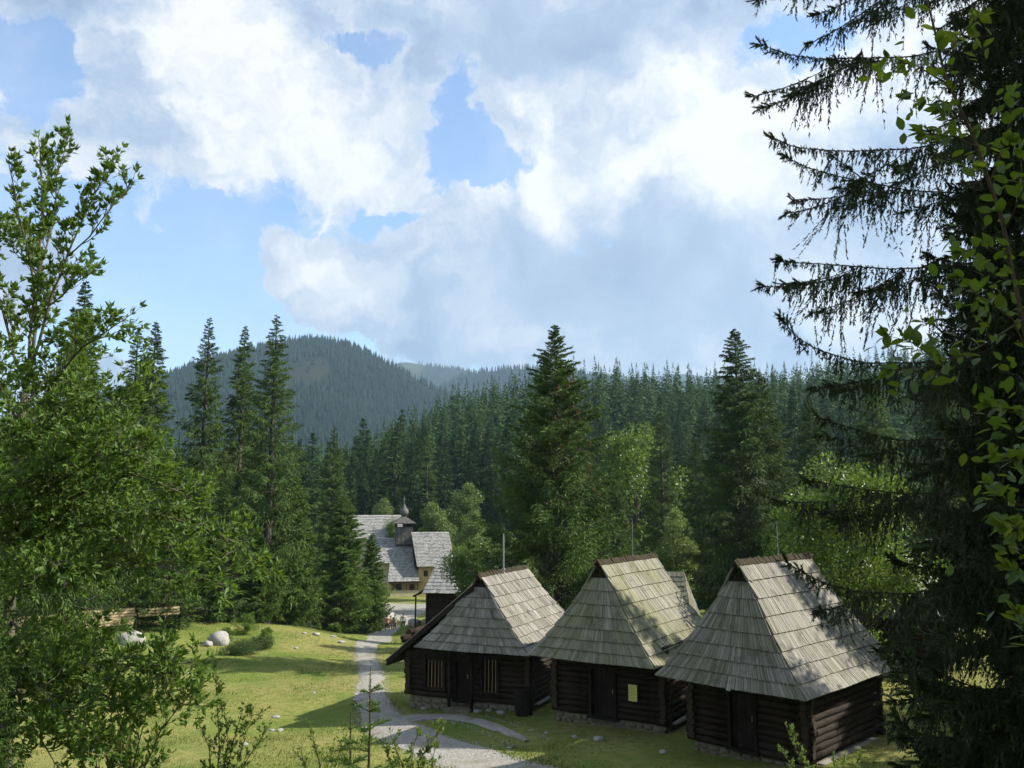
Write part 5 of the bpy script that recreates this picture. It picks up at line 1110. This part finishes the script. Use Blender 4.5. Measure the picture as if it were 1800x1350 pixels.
for i, e in enumerate(EXPL):
    P = [at(a_, b_, c_ * SK) for a_, b_, c_ in e]; P = [Vector((SPX, SPY, P[0].z + .25))] + P; P = [p - sb for p in P]
    link('bough', bough_mesh(P, 300 + i, dens=48, needle=(.070, .021), hang=1.55 * (.85, .8, .75, .85, 1.0, .75, .9, .9, .75, .8, .5)[i], subs=(6, 6, 5, 6, 7, 6, 6, 5, 6, 5, 4)[i], r0=.02), ds)
BP = []
for i in range(5):
    L = (2.6, 2.2, 3.0, 1.9, 2.7)[i]; P = [np.array([L * t, .08 * math.sin(t * 4 + i), -L * .30 * t + .28 * L * t * t * t]) for t in np.linspace(0, 1, 7)]
    BP.append(bough_mesh(P, 410 + i, dens=58, needle=(.075, .024), hang=1.15, subs=8, r0=.02))
rng = np.random.default_rng(55)
for i in range(250):
    z = .25 + 18.9 * (i + rng.random()) / 250; az = i * 2.39996 + rng.normal(0, .3); k = (1 - z / 27) * 1.55 + .12
    c_ = math.cos(az)
    if c_ < -.45: k *= .78       # the long boughs on that side are built one by one above
    o = link('bough', BP[int(rng.integers(5))], ds); o.location = (0, 0, z); o.rotation_euler = (rng.normal(0, .08), rng.normal(0, .1), az); o.scale = (k, k, min(1.15, k * 1.15))
# spruces to the side of the viewpoint whose shade dapples the nearest granary; the last, unseen, is added to shade the large-leaved shrub
tree('spruce_tree', 'tall_b', 18.8, 29.3, 12.8, 'spruce whose shade dapples the nearest granary roof', 'spruce tree', None, 1.3, .5)
tree('spruce_tree', 'tall_c', 21.5, 32.0, 18, 'spruce next to the one shading the granary', 'spruce tree', None, 1.2, 2.5)
tree('spruce_tree', 'tall_b', 16.6, 24.2, 13.5, 'spruce at the slope foot shading the turf before the granaries', 'spruce tree', None, 1.25, 3.5)
tree('spruce_tree', 'tall_c', 19.6, 25.0, 16, 'spruce behind the one at the slope foot', 'spruce tree', None, 1.2, 1.1)
tree('spruce_tree', 'column', 8.8, 5.5, 13, 'unseen spruce added to shade the large-leaved shrub', 'spruce tree', None, 1.05, 1.5)
# spruce saplings and boughs below the viewpoint
def sapling(name, label, u, v, Y, R, whorls, seed, r0=.012, mat='spruce_bright', gap=.16, taper=1.0):
    x = at(u, v, Y).x; b = on_ground(x, Y, -.05); H = at(u, v, Y).z - b.z; e = tag(empty(name, tuple(b)), label, 'sapling'); rng = np.random.default_rng(seed)
    MB().tube([(0, 0, -.05), (.01, 0, H * .6), (0, 0, H)], [r0 * 1.6, r0, .003], 6).build('trunk', M['twig'], e, True)
    X, D_, T = [], [], []; m = MB(); z = H - gap * 1.6; k = 0
    while z > .12 and k < whorls:
        L = R * (1 - z / H) ** taper + .04
        for q in range(rng.integers(4, 7)):
            az = rng.random() * 6.283; d = unit(np.array([math.cos(az), math.sin(az), rng.uniform(.35, .75)])); P0 = np.array([0, 0, z]); l = L * rng.uniform(.7, 1.15)
            pts = [P0 + d * l * t + np.array([0, 0, -.25 * l * t * t]) for t in (0, .35, .7, 1.0)]; m.tube([tuple(p) for p in pts], [.005, .004, .003, .0015], 4, cap=False)
            n = int(l * 150) + 8; w = rng.random(n); X.append(P0 + d * (l * w)[:, None] + np.array([0, 0, -.25 * l]) * (w ** 2)[:, None]); D_.append(unit(d + rng.normal(0, .7, (n, 3)))); T.append(np.full(n, rng.uniform(.3, .7)))
            for s_ in (-1, 1):
                for f in (.35, .55, .75):
                    if l < .14: continue
                    dd = unit(d + s_ * unit(np.cross(d, np.array([0, 0, 1.0]))) * .9); ll = l * .42 * (1.1 - f); P1 = P0 + d * l * f + np.array([0, 0, -.25 * l * f * f]); n2 = int(ll * 160) + 4; w = rng.random(n2)
                    X.append(P1 + dd * (ll * w)[:, None]); D_.append(unit(dd + rng.normal(0, .6, (n2, 3)))); T.append(np.full(n2, rng.uniform(.3, .7)))
        n = 14; X.append(np.array([0, 0, z]) + np.array([0, 0, 1.0]) * (gap * rng.random(n))[:, None]); D_.append(unit(rng.normal(0, .6, (n, 3)) + np.array([0, 0, .8]))); T.append(np.full(n, .5))
        z -= gap * rng.uniform(.8, 1.2) * (1 + .1 * k); k += 1
    n = 30; X.append(np.c_[np.zeros((n, 2)), H - gap * 1.6 + gap * 1.6 * rng.random(n)]); D_.append(unit(rng.normal(0, .5, (n, 3)) + np.array([0, 0, .9]))); T.append(np.full(n, .6))
    X, D_, T = np.concatenate(X), np.concatenate(D_), np.concatenate(T); V, Fc, Tt = slivers(X, D_, .034 * rng.uniform(.7, 1.3, len(X)), np.full(len(X), .009), rng, T)
    link('crown', np_mesh('crown', V, Fc, M[mat], Tt), e); tag(m.build('branches', M['twig'], e), kind='stuff'); return e
sapling('spruce_sapling', 'slender spruce sapling with a bare leader, taller of two', 651, 1172, 9.0, .75, 12, 501)
sapling('spruce_sapling', 'shorter thin spruce sapling beside the taller one', 617, 1238, 9.4, .45, 10, 502)
# young spruce whose boughs reach in under the willow
ys = place('spruce_tree', 'young', -5, 985, 7.6, 'young spruce with soft green boughs beside the willow trunk', width=.55, rz=1.0)

# ------------------------------------------------------------------ large-leaved shrub reaching in beside the old spruce
rng = np.random.default_rng(601)
def big_leaf(seed):
    r = np.random.default_rng(seed); n = 7; V = []; W_ = [0.0, .62, .92, 1.0, .86, .5, 0.0]; L, w = 1.0, .27; curl = r.uniform(.05, .2); fold = r.uniform(.05, .16)
    for i in range(n):
        t = i / (n - 1); zc = -curl * t * t; e = w * W_[i] * (1 + .05 * math.sin(i * 2.2))
        V += [(t * L, -e, zc + fold * W_[i] * .5), (t * L, 0, zc), (t * L, e, zc + fold * W_[i] * .5)]
    Fq = []
    for i in range(n - 1): Fq += [(i * 3, i * 3 + 1, i * 3 + 4, i * 3 + 3), (i * 3 + 1, i * 3 + 2, i * 3 + 5, i * 3 + 4)]
    me = np_mesh('leaf', V, np.array(Fq), M['whitebeam'], np.full(len(V), r.uniform(.2, .8)), True); return me
LEAF = [big_leaf(i) for i in range(8)]
wbb = on_ground(at(1850, 1000, 4.6).x, 4.6, -.1)
wb = tag(empty('large_leaved_shrub', tuple(wbb)), 'shrub with large soft oval leaves reaching in front of the old spruce', 'shrub')
WB = [([(1850, 1500, 4.6), (1835, 1000, 4.6), (1815, 650, 4.6), (1760, 380, 4.6), (1715, 250, 4.6), (1660, 130, 4.6), (1640, 40, 4.6), (1620, -30, 4.6)], .016),
      ([(1720, 260, 4.6), (1680, 240, 4.5), (1620, 235, 4.4)], .006), ([(1670, 150, 4.6), (1610, 115, 4.5), (1560, 105, 4.4)], .006), ([(1655, 110, 4.6), (1690, 60, 4.7), (1730, 20, 4.8)], .006),
      ([(1800, 560, 4.6), (1740, 600, 4.4), (1660, 640, 4.3), (1570, 650, 4.2)], .007), ([(1660, 640, 4.3), (1600, 600, 4.3), (1560, 590, 4.3)], .004), ([(1780, 450, 4.6), (1730, 430, 4.5), (1690, 445, 4.4)], .006),
      ([(1815, 640, 4.6), (1780, 560, 4.4), (1720, 520, 4.3), (1690, 490, 4.3)], .006), ([(1822, 760, 4.6), (1780, 720, 4.4), (1740, 715, 4.3)], .006), ([(1826, 860, 4.6), (1790, 810, 4.4), (1750, 800, 4.3)], .006),
      ([(1830, 980, 4.6), (1800, 930, 4.4), (1765, 925, 4.3)], .006), ([(1832, 1080, 4.6), (1800, 1010, 4.4), (1775, 1000, 4.3)], .006), ([(1770, 400, 4.6), (1800, 330, 4.4), (1790, 250, 4.3)], .006), ([(1740, 320, 4.6), (1770, 240, 4.8), (1780, 160, 4.9)], .006),
      ([(1810, 620, 4.6), (1830, 500, 4.4), (1810, 420, 4.3)], .006), ([(1700, 220, 4.6), (1650, 190, 4.8), (1600, 175, 4.9)], .005), ([(1828, 900, 4.6), (1770, 880, 4.8), (1740, 850, 4.9)], .005), ([(1836, 1150, 4.6), (1800, 1110, 4.5), (1790, 1080, 4.4)], .005),
      ([(1790, 500, 4.6), (1740, 480, 4.8), (1700, 560, 4.9)], .005), ([(1818, 700, 4.6), (1790, 660, 4.7), (1750, 650, 4.8)], .005)]
nleaf = 0
for bi, (pts_, r0) in enumerate(WB):
    P = [at(*q) - wbb for q in pts_]; br_ = MB().tube([tuple(p) for p in P], [r0 * (1 - .75 * i / (len(P) - 1)) for i in range(len(P))], 6).build('branch', M['twig'], wb, True)
    Pn = np.array([tuple(p) for p in P]); seg = np.linalg.norm(np.diff(Pn, axis=0), axis=1); cum = np.r_[0, np.cumsum(seg)]
    spots = [(cum[-1], 1.0)] * 5 + [(cum[-1] * rng.uniform(.35 if bi else .45, .97), 0) for _ in range(10 if bi else 44)]
    for s, tip in spots:
        if nleaf >= 300: break
        p = np.array([np.interp(s, cum, Pn[:, c]) for c in range(3)]); a = min(np.searchsorted(cum, s, 'right') - 1, len(seg) - 1); d = unit(Pn[a + 1] - Pn[a])
        sd = unit(np.cross(d, rng.normal(size=3))); v = unit(d * (.8 if tip else .35) + sd * rng.uniform(.4, 1.0) + np.array([-.15, 0, .18])); L = rng.uniform(.055, .105)
        z = unit(np.array([0, 0, 1.0]) + rng.normal(0, .45, 3)); y = unit(np.cross(z, v)); z = np.cross(v, y)
        o = link('leaf', LEAF[int(rng.integers(8))], br_); o.matrix_local = Matrix(((v[0] * L, y[0] * L, z[0] * L, p[0]), (v[1] * L, y[1] * L, z[1] * L, p[1]), (v[2] * L, y[2] * L, z[2] * L, p[2]), (0, 0, 0, 1))); nleaf += 1
print('large leaves', nleaf)
LV, LF, LT, lb = [], [], [], 0   # smaller leaves deeper in the shrub
for k in range(420):
    bi = int(rng.integers(len(WB))); Pn = np.array([tuple(at(*q) - wbb) for q in WB[bi][0]]); f = rng.uniform(.3, 1.0) * (len(Pn) - 1); a = min(int(f), len(Pn) - 2); p = Pn[a] + (Pn[a + 1] - Pn[a]) * (f - a) + rng.normal(0, .10, 3) + np.array([.10, .25 * rng.random(), 0])
    v = unit(rng.normal(0, 1, 3) + np.array([-.3, 0, .2])); z = unit(np.array([0, 0, 1.0]) + rng.normal(0, .5, 3)); y = unit(np.cross(z, v)); z = np.cross(v, y); L = rng.uniform(.06, .10); me = LEAF[int(rng.integers(8))]
    c = np.empty(len(me.vertices) * 3, np.float32); me.vertices.foreach_get('co', c); c = c.reshape(-1, 3) * L; LV.append(p + c[:, :1] * v + c[:, 1:2] * y + c[:, 2:] * z)
    LF.append(np.array([tuple(q.vertices) for q in me.polygons]) + lb); LT.append(np.full(len(c), rng.uniform(0, 1))); lb += len(c)
tag(link('leaves', np_mesh('leaves', np.concatenate(LV), np.concatenate(LF), M['whitebeam'], np.concatenate(LT), True), wb), kind='stuff')

# ------------------------------------------------------------------ boulders, stones, stream
def rock_mesh(seed, sub=3, flat=.7):
    r = np.random.default_rng(seed); bm = bmesh.new(); bmesh.ops.create_icosphere(bm, subdivisions=sub, radius=1); pl = unit(r.normal(size=(9, 3))); off = r.uniform(.62, .95, 9)
    for v in bm.verts:
        c = np.array(v.co); 
        for n_, o_ in zip(pl, off):
            e_ = c @ n_ - o_
            if e_ > 0: c = c - n_ * e_ * .85
        c *= 1 + .06 * math.sin(c[0] * 5 + seed) * math.sin(c[1] * 6 + 1) + .03 * math.sin(c[2] * 11 + c[0] * 9); c[2] *= flat; v.co = c
    me = bpy.data.meshes.new('boulder'); bm.to_mesh(me); bm.free(); me.polygons.foreach_set('use_smooth', [True] * len(me.polygons)); return me
ROCK = [rock_mesh(i) for i in range(7)]
for me in ROCK: me.materials.append(M['boulder'])
def boulder(u, v, s, label, i, rz=0.0, name='boulder', group=None, hs=1.0):
    p = g_at(u, v); o = link(name, ROCK[i % 7]); o.location = (p.x, p.y, gz(p.x, p.y) + s * .22 * hs); o.scale = (s, s * .85, s * hs); o.rotation_euler = (0, 0, rz); return tag(o, label, 'boulder' if s > .3 else 'stone', group)
boulder(385, 1133, .75, 'white pointed boulder lying beside the juniper mounds', 0, .5, hs=1.25)
boulder(364, 1136, .4, 'small white boulder leaning by the pointed white boulder', 1, 1.5)
boulder(228, 1132, .9, 'grey flat boulder showing through the willow leaves', 2, .3)
boulder(1676, 1108, .8, 'pale boulder in front of the gabled hut', 3, 1.1, hs=1.2)
for u, v, s, i, l in ((677, 1096, 1.45, 4, 'large pale rounded boulder behind the hikers'), (652, 1108, .85, 5, 'grey boulder on the stream bank beside the small dark spruce'), (668, 1107, .7, 6, 'grey boulder between the stream and the hikers'), (676, 1103, .6, 1, 'flat stream boulder under the large pale one'), (642, 1112, .5, 2, 'low boulder at the water edge by the bushy spruce'), (728, 1100, .7, 3, 'dark bank boulder beside the barn path')): boulder(u, v, s, l, i, u)
boulder(1052, 1304, .2, 'fist-sized pale stone in the grass before the mossy granary', 4, .2, 'stone')
boulder(1165, 1325, .13, 'small stone near the corner of the dappled granary', 5, .2, 'stone')
rng = np.random.default_rng(71)
for k, (u, v, s) in enumerate([(535, 1114, .2), (555, 1116, .35), (585, 1120, .25), (600, 1130, .3), (520, 1140, .18), (485, 1262, .17), (492, 1285, .16), (478, 1285, .12), (552, 1218, .1), (627, 1232, .22), (895, 1316, .1), (770, 1245, .25), (840, 1252, .2), (860, 1250, .18), (880, 1255, .22), (745, 1247, .2), (1635, 1250, .16), (1600, 1180, .12), (1690, 1176, .12), (430, 1310, .14), (160, 1322, .25), (330, 1185, .15), (1010, 1297, .12), (960, 1290, .1)]):
    boulder(u, v, s, 'small pale stone half sunk in the turf', k, k * 1.3, 'stone', 'small stones scattered in the turf', .6)
# stream: a draped strip of water crossing under the path
ribbon('stream', [(-24, 86, 1.0), (-18, 86.4, 1.1), (-14.5, 85.6, 1.3), (-12.8, 84.6, 1.0), (-8, 84, .8), (-2, 84.5, .8)], M['water'], .03, 9, .12, .4)

# ------------------------------------------------------------------ plank fence at the far meadow edge
fp = at(140, 1108, 56); fe = tag(empty('plank_fence', (fp.x, fp.y, gz(fp.x, fp.y)), .62), 'pen fence of pale sawn planks at the far meadow edge behind the willow', 'fence'); rg = random.Random(9)
for x0, x1 in ((-3.6, -.2), (-.1, 3.3), (3.5, 6.2)):
    n = 6 if x0 > -1 and x0 < 1 else 3
    for k in range(n):
        z = .18 + k * .185 + (0 if n == 6 else .45); x_a = x0 + rg.uniform(-.06, .06) + (.05 * (n - k) if n == 6 else 0)
        MB().box((x_a, -.03, z), (x1 + rg.uniform(-.1, .1), .0, z + .145), rg.random(), [(0, 0, k), (0, 4, k), (.1, 4, k), (.1, 0, k), (.14, 0, k), (.14, 4, k), (.2, 4, k), (.2, 0, k)]).build('plank', M['plank'], fe)
for x in (-3.6, -.15, 1.6, 3.4, 6.2): MB().box((x - .06, .01, -.4), (x + .06, .12, 1.5)).build('post', M['log'], fe)
MB().box((-3.7, .02, 1.32), (6.3, .1, 1.42)).build('rail', M['log'], fe)

# ------------------------------------------------------------------ hikers on the path
def skin_mesh(name, joints, edges, radii, mat, sub=2, parent=None):
    me = bpy.data.meshes.new(name); me.from_pydata([tuple(j) for j in joints], edges, []); o = link(name, me, parent)
    sk = o.modifiers.new('skin', 'SKIN'); sk.use_smooth_shade = True
    for v, r in zip(me.skin_vertices[0].data, radii): v.radius = r if isinstance(r, tuple) else (r, r)
    me.skin_vertices[0].data[0].use_root = True
    o.modifiers.new('sub', 'SUBSURF').levels = sub; o.modifiers['sub'].render_levels = sub
    dg = bpy.context.evaluated_depsgraph_get(); nm = bpy.data.meshes.new_from_object(o.evaluated_get(dg)); o.modifiers.clear(); o.data = nm; nm.materials.clear(); nm.materials.append(M[mat]); nm.polygons.foreach_set('use_smooth', [True] * len(nm.polygons)); return o
def person(u, v, Y, label, H, top, shorts, phase, hair='hair', legs_long=False, rz=0.0, pack=None):
    x = (u - 900) / F_PX * (Y * .99 + .5); e = tag(empty('person', (x, Y, gz(x, Y) + .03), rz, H / 1.75), label, 'person', None); s = phase
    J = {'pel': (0, 0, .95), 'spi': (0, .0, 1.12), 'che': (0, -.01, 1.33), 'nek': (0, 0, 1.49), 'hea': (0, .015, 1.60), 'top': (0, .01, 1.72)}
    J.update(hL=(-.1, 0, .9), kL=(-.11, .10 * s + .04, .50), aL=(-.11, .18 * s - .06, .09), tL=(-.12, .18 * s + .13, .035), hR=(.1, 0, .9), kR=(.11, -.10 * s + .04, .50), aR=(.11, -.20 * s - .06, .09), tR=(.12, -.20 * s + .13, .035))
    J.update(sL=(-.19, 0, 1.41), eL=(-.25, -.08 * s, 1.14), wL=(-.25, -.1 * s + .07, .90), gL=(-.24, -.1 * s + .1, .79), sR=(.19, 0, 1.41), eR=(.25, .08 * s, 1.14), wR=(.25, .1 * s + .07, .90), gR=(.24, .1 * s + .1, .79))
    K = list(J); E_ = [('pel', 'spi'), ('spi', 'che'), ('che', 'nek'), ('nek', 'hea'), ('hea', 'top'), ('pel', 'hL'), ('hL', 'kL'), ('kL', 'aL'), ('aL', 'tL'), ('pel', 'hR'), ('hR', 'kR'), ('kR', 'aR'), ('aR', 'tR'), ('che', 'sL'), ('sL', 'eL'), ('eL', 'wL'), ('wL', 'gL'), ('che', 'sR'), ('sR', 'eR'), ('eR', 'wR'), ('wR', 'gR')]
    Rr = dict(pel=(.15, .11), spi=(.135, .10), che=(.17, .115), nek=.055, hea=(.078, .098), top=.06, hL=.085, kL=.058, aL=.04, tL=.035, sL=.06, eL=.042, wL=.032, gL=.036); Rr.update({k[0] + 'R': v for k, v in Rr.items() if len(k) == 2 and k[1] == 'L'})
    skin_mesh('body', [J[k] for k in K], [(K.index(a), K.index(b)) for a, b in E_], [Rr[k] for k in K], 'skin', 2, e)
    def sub(name, ks, ed, mat, grow):
        r = [tuple(np.array(Rr[k]) * grow + .006) if isinstance(Rr[k], tuple) else Rr[k] * grow + .006 for k in ks]; return skin_mesh(name, [J[k] for k in ks], [(ks.index(a), ks.index(b)) for a, b in ed], r, mat, 2, e)
    if legs_long: sub('trousers', ['pel', 'hL', 'kL', 'aL', 'hR', 'kR', 'aR'], [('pel', 'hL'), ('hL', 'kL'), ('kL', 'aL'), ('pel', 'hR'), ('hR', 'kR'), ('kR', 'aR')], shorts, 1.16)
    else: sub('shorts', ['pel', 'hL', 'kL', 'hR', 'kR'], [('pel', 'hL'), ('hL', 'kL'), ('pel', 'hR'), ('hR', 'kR')], shorts, 1.22)
    if top: sub('shirt', ['pel', 'spi', 'che', 'sL', 'eL', 'sR', 'eR'], [('pel', 'spi'), ('spi', 'che'), ('che', 'sL'), ('sL', 'eL'), ('che', 'sR'), ('sR', 'eR')], top, 1.12)
    bm = bmesh.new(); bmesh.ops.create_icosphere(bm, subdivisions=2, radius=1)
    for q in bm.verts: q.co = Vector((q.co.x * .088, q.co.y * .105 - .012, 1.655 + (q.co.z * .10 if q.co.z > -.2 or q.co.y < 0 else -.02)))
    me = bpy.data.meshes.new('hair'); bm.to_mesh(me); bm.free(); me.materials.append(M[hair]); link('hair', me, e)
    for k in ('L', 'R'):
        a, t = J['a' + k], J['t' + k]; MB().tube([(a[0], a[1] - .07, .05), (a[0], a[1] + .05, .055), (t[0], t[1] + .05, .035)], [.05, .055, .035], 8).build('shoe', M['shoe'], e, True)
    if pack:
        b = tag(empty('backpack', (x, Y, gz(x, Y) + .03), rz, H / 1.75), pack, 'backpack'); m = MB()
        m.tube([(0, -.2, .98), (0, -.22, 1.05), (0, -.23, 1.3), (0, -.2, 1.45), (0, -.17, 1.49)], [.09, .15, .155, .12, .05], 10).build('bag', M['green_cloth'], b, True); MB().tube([(-.08, -.33, 1.08), (.08, -.33, 1.08)], [.06, .06], 8).build('pocket', M['grey_cloth'], b, True)
        for sx in (-1, 1): MB().tube([(sx * .11, -.12, 1.46), (sx * .13, .0, 1.50), (sx * .13, .14, 1.38), (sx * .14, .12, 1.2), (sx * .13, -.1, 1.05)], [.022] * 5, 6).build('strap', M['grey_cloth'], b, True)
    return e
person(686, 1117, 81, 'shirtless hiker in black shorts walking at the edge of the group', 1.78, None, 'black_cloth', 1.0)
person(692, 1116, 83, 'shirtless hiker half hidden behind the other shirtless one', 1.8, None, 'grey_cloth', -1.0, 'hair_light')
person(699.5, 1117, 81.5, 'hiker in white shirt and grey shorts carrying a green backpack', 1.8, 'white_cloth', 'grey_cloth', .9, 'hair_light', pack='green backpack on the shoulders of the hiker in grey shorts')
person(713.5, 1116, 82, 'hiker in white shirt and long black trousers', 1.76, 'white_cloth', 'black_cloth', -.9, 'hair', True, .15)

# ------------------------------------------------------------------ grass
rng = np.random.default_rng(91); N = 460000
Yg = 19 + 75 * rng.random(N) ** 1.7; Xg = rng.uniform(-.66, .66, N) * Yg
pc = np.array([(a, b, w) for a, b, w in main_path] + [(p.x, p.y, .8) for p in side_path])
def seg_d(px, py, P):
    d = np.full(len(px), 1e9)
    for (a, b, w), (c, e_, w2) in zip(P[:-1], P[1:]):
        vx, vy = c - a, e_ - b; t = np.clip(((px - a) * vx + (py - b) * vy) / (vx * vx + vy * vy), 0, 1); d = np.minimum(d, np.hypot(px - a - t * vx, py - b - t * vy) - (w + (w2 - w) * t))
    return d
dm = np.minimum(seg_d(Xg, Yg, np.array(main_path)), seg_d(Xg, Yg, pc[len(main_path):])); ok = dm > -.42 * rng.random(N) ** 1.6
for hx, hy, al, (a0, a1, b0, b1) in ((8.908, 28.852, .782, (-2.1, 1.85, -2.1, 3.0)), (4.546, 33.455, .568, (-2.2, 2.15, -1.9, 2.8)), (-.286, 37.476, .404, (-3.5, 1.95, -2.1, 2.8))):
    lx = (Xg - hx) * math.cos(al) - (Yg - hy) * math.sin(al); ly = (Xg - hx) * math.sin(al) + (Yg - hy) * math.cos(al); ok &= ~((lx > a0 - .05) & (lx < a1 + .05) & (ly > b0 - .05) & (ly < b1 + .05))
patch = np.sin(Xg * .9 + 1.3 * np.sin(Yg * .5)) * np.sin(Yg * .7 + np.sin(Xg * .6)); ok &= rng.random(N) < (.62 + .38 * patch)
Xg, Yg = Xg[ok], Yg[ok]; n = len(Xg); ix = np.clip(np.searchsorted(GX, Xg) - 1, 0, nx - 2); iy = np.clip(np.searchsorted(GY, Yg) - 1, 0, ny - 2); fa = (Xg - GX[ix]) / (GX[ix + 1] - GX[ix]); fb = (Yg - GY[iy]) / (GY[iy + 1] - GY[iy])
Zg = (GZ[iy, ix] * (1 - fa) + GZ[iy, ix + 1] * fa) * (1 - fb) + (GZ[iy + 1, ix] * (1 - fa) + GZ[iy + 1, ix + 1] * fa) * fb - .01
hl = rng.gamma(3, .016, n) * (.8 + .5 * patch[ok]) + .02; edge_t = np.exp(-np.maximum(dm[ok], 0) * 2.0); hl *= 1 + .5 * edge_t; tuft = np.sin(Xg * 2.7 + 2 * np.sin(Yg * 1.3)) * np.sin(Yg * 2.1 + np.cos(Xg * 1.9)); hl *= 1 + .9 * np.clip(tuft - .35, 0, 1)
Dg = unit(np.c_[rng.normal(0, .5, (n, 2)), np.ones(n)]); V, Fc, T = slivers(np.c_[Xg, Yg, Zg], Dg, hl, .008 + hl * .10 + Yg * .00025, rng, np.clip(rng.normal(.45, .25, n) - .2 * patch[ok], 0, 1))
tag(link('grass', np_mesh('grass', V, Fc, M['grass'], T)), 'short patchy meadow grass round the granaries', 'grass', None, 'stuff')

gp = []
for (a, b, w), (c, e_, w2) in list(zip(main_path[:-1], main_path[1:]))[:9] + list(zip([(p.x, p.y, .7) for p in side_path[:-1]], [(p.x, p.y, .6) for p in side_path[1:]])):
    m = int(math.hypot(c - a, e_ - b) * 90); t = rng.random(m); off = rng.normal(0, 1, m); off = np.sign(off) * (w + (w2 - w) * t) * (1.02 + .22 * np.abs(rng.normal(size=m)) - .2 * rng.random(m)); l = math.hypot(c - a, e_ - b); nx_, ny_ = (e_ - b) / l, -(c - a) / l
    gp.append(np.c_[a + (c - a) * t + nx_ * off, b + (e_ - b) * t + ny_ * off])
gp = np.concatenate(gp); gzz = gzv(gp[:, 0], gp[:, 1]); n = len(gp); r = rng.gamma(2.2, .006, n) + .008
oct_ = np.array([(1, 0, 0), (0, 1, 0), (-1, 0, 0), (0, -1, 0), (0, 0, .7)]); V = np.c_[gp, gzz + .004][:, None, :] + oct_[None] * r[:, None, None] * rng.uniform(.6, 1.3, (n, 5, 1)); o_ = (np.arange(n) * 5)[:, None]
Fc = np.concatenate([o_ + np.array([[q, (q + 1) % 4, 4]]) for q in range(4)]); tag(link('gravel', np_mesh('gravel', V.reshape(-1, 3), Fc, M['gravel'])), 'loose gravel strewn along the path edges', 'gravel', None, 'stuff')

# ------------------------------------------------------------------ air
hz = MB().box((-4600, -1900, -30), (4600, 6900, 900)).build('haze', M['water']); hz.data.materials.clear()
hm = bpy.data.materials.new('valley haze'); hm.use_nodes = True; t = NT(hm.node_tree); t.n.clear(); o = t.new('ShaderNodeOutputMaterial'); pv = t.new('ShaderNodeVolumePrincipled')
pv.inputs['Color'].default_value = (.50, .74, 1.0, 1); pv.inputs['Density'].default_value = .00011; pv.inputs['Anisotropy'].default_value = .2; t.l.new(pv.outputs[0], o.inputs['Volume'])
hz.data.materials.append(hm); tag(hz, kind='stuff'); hz.visible_shadow = True
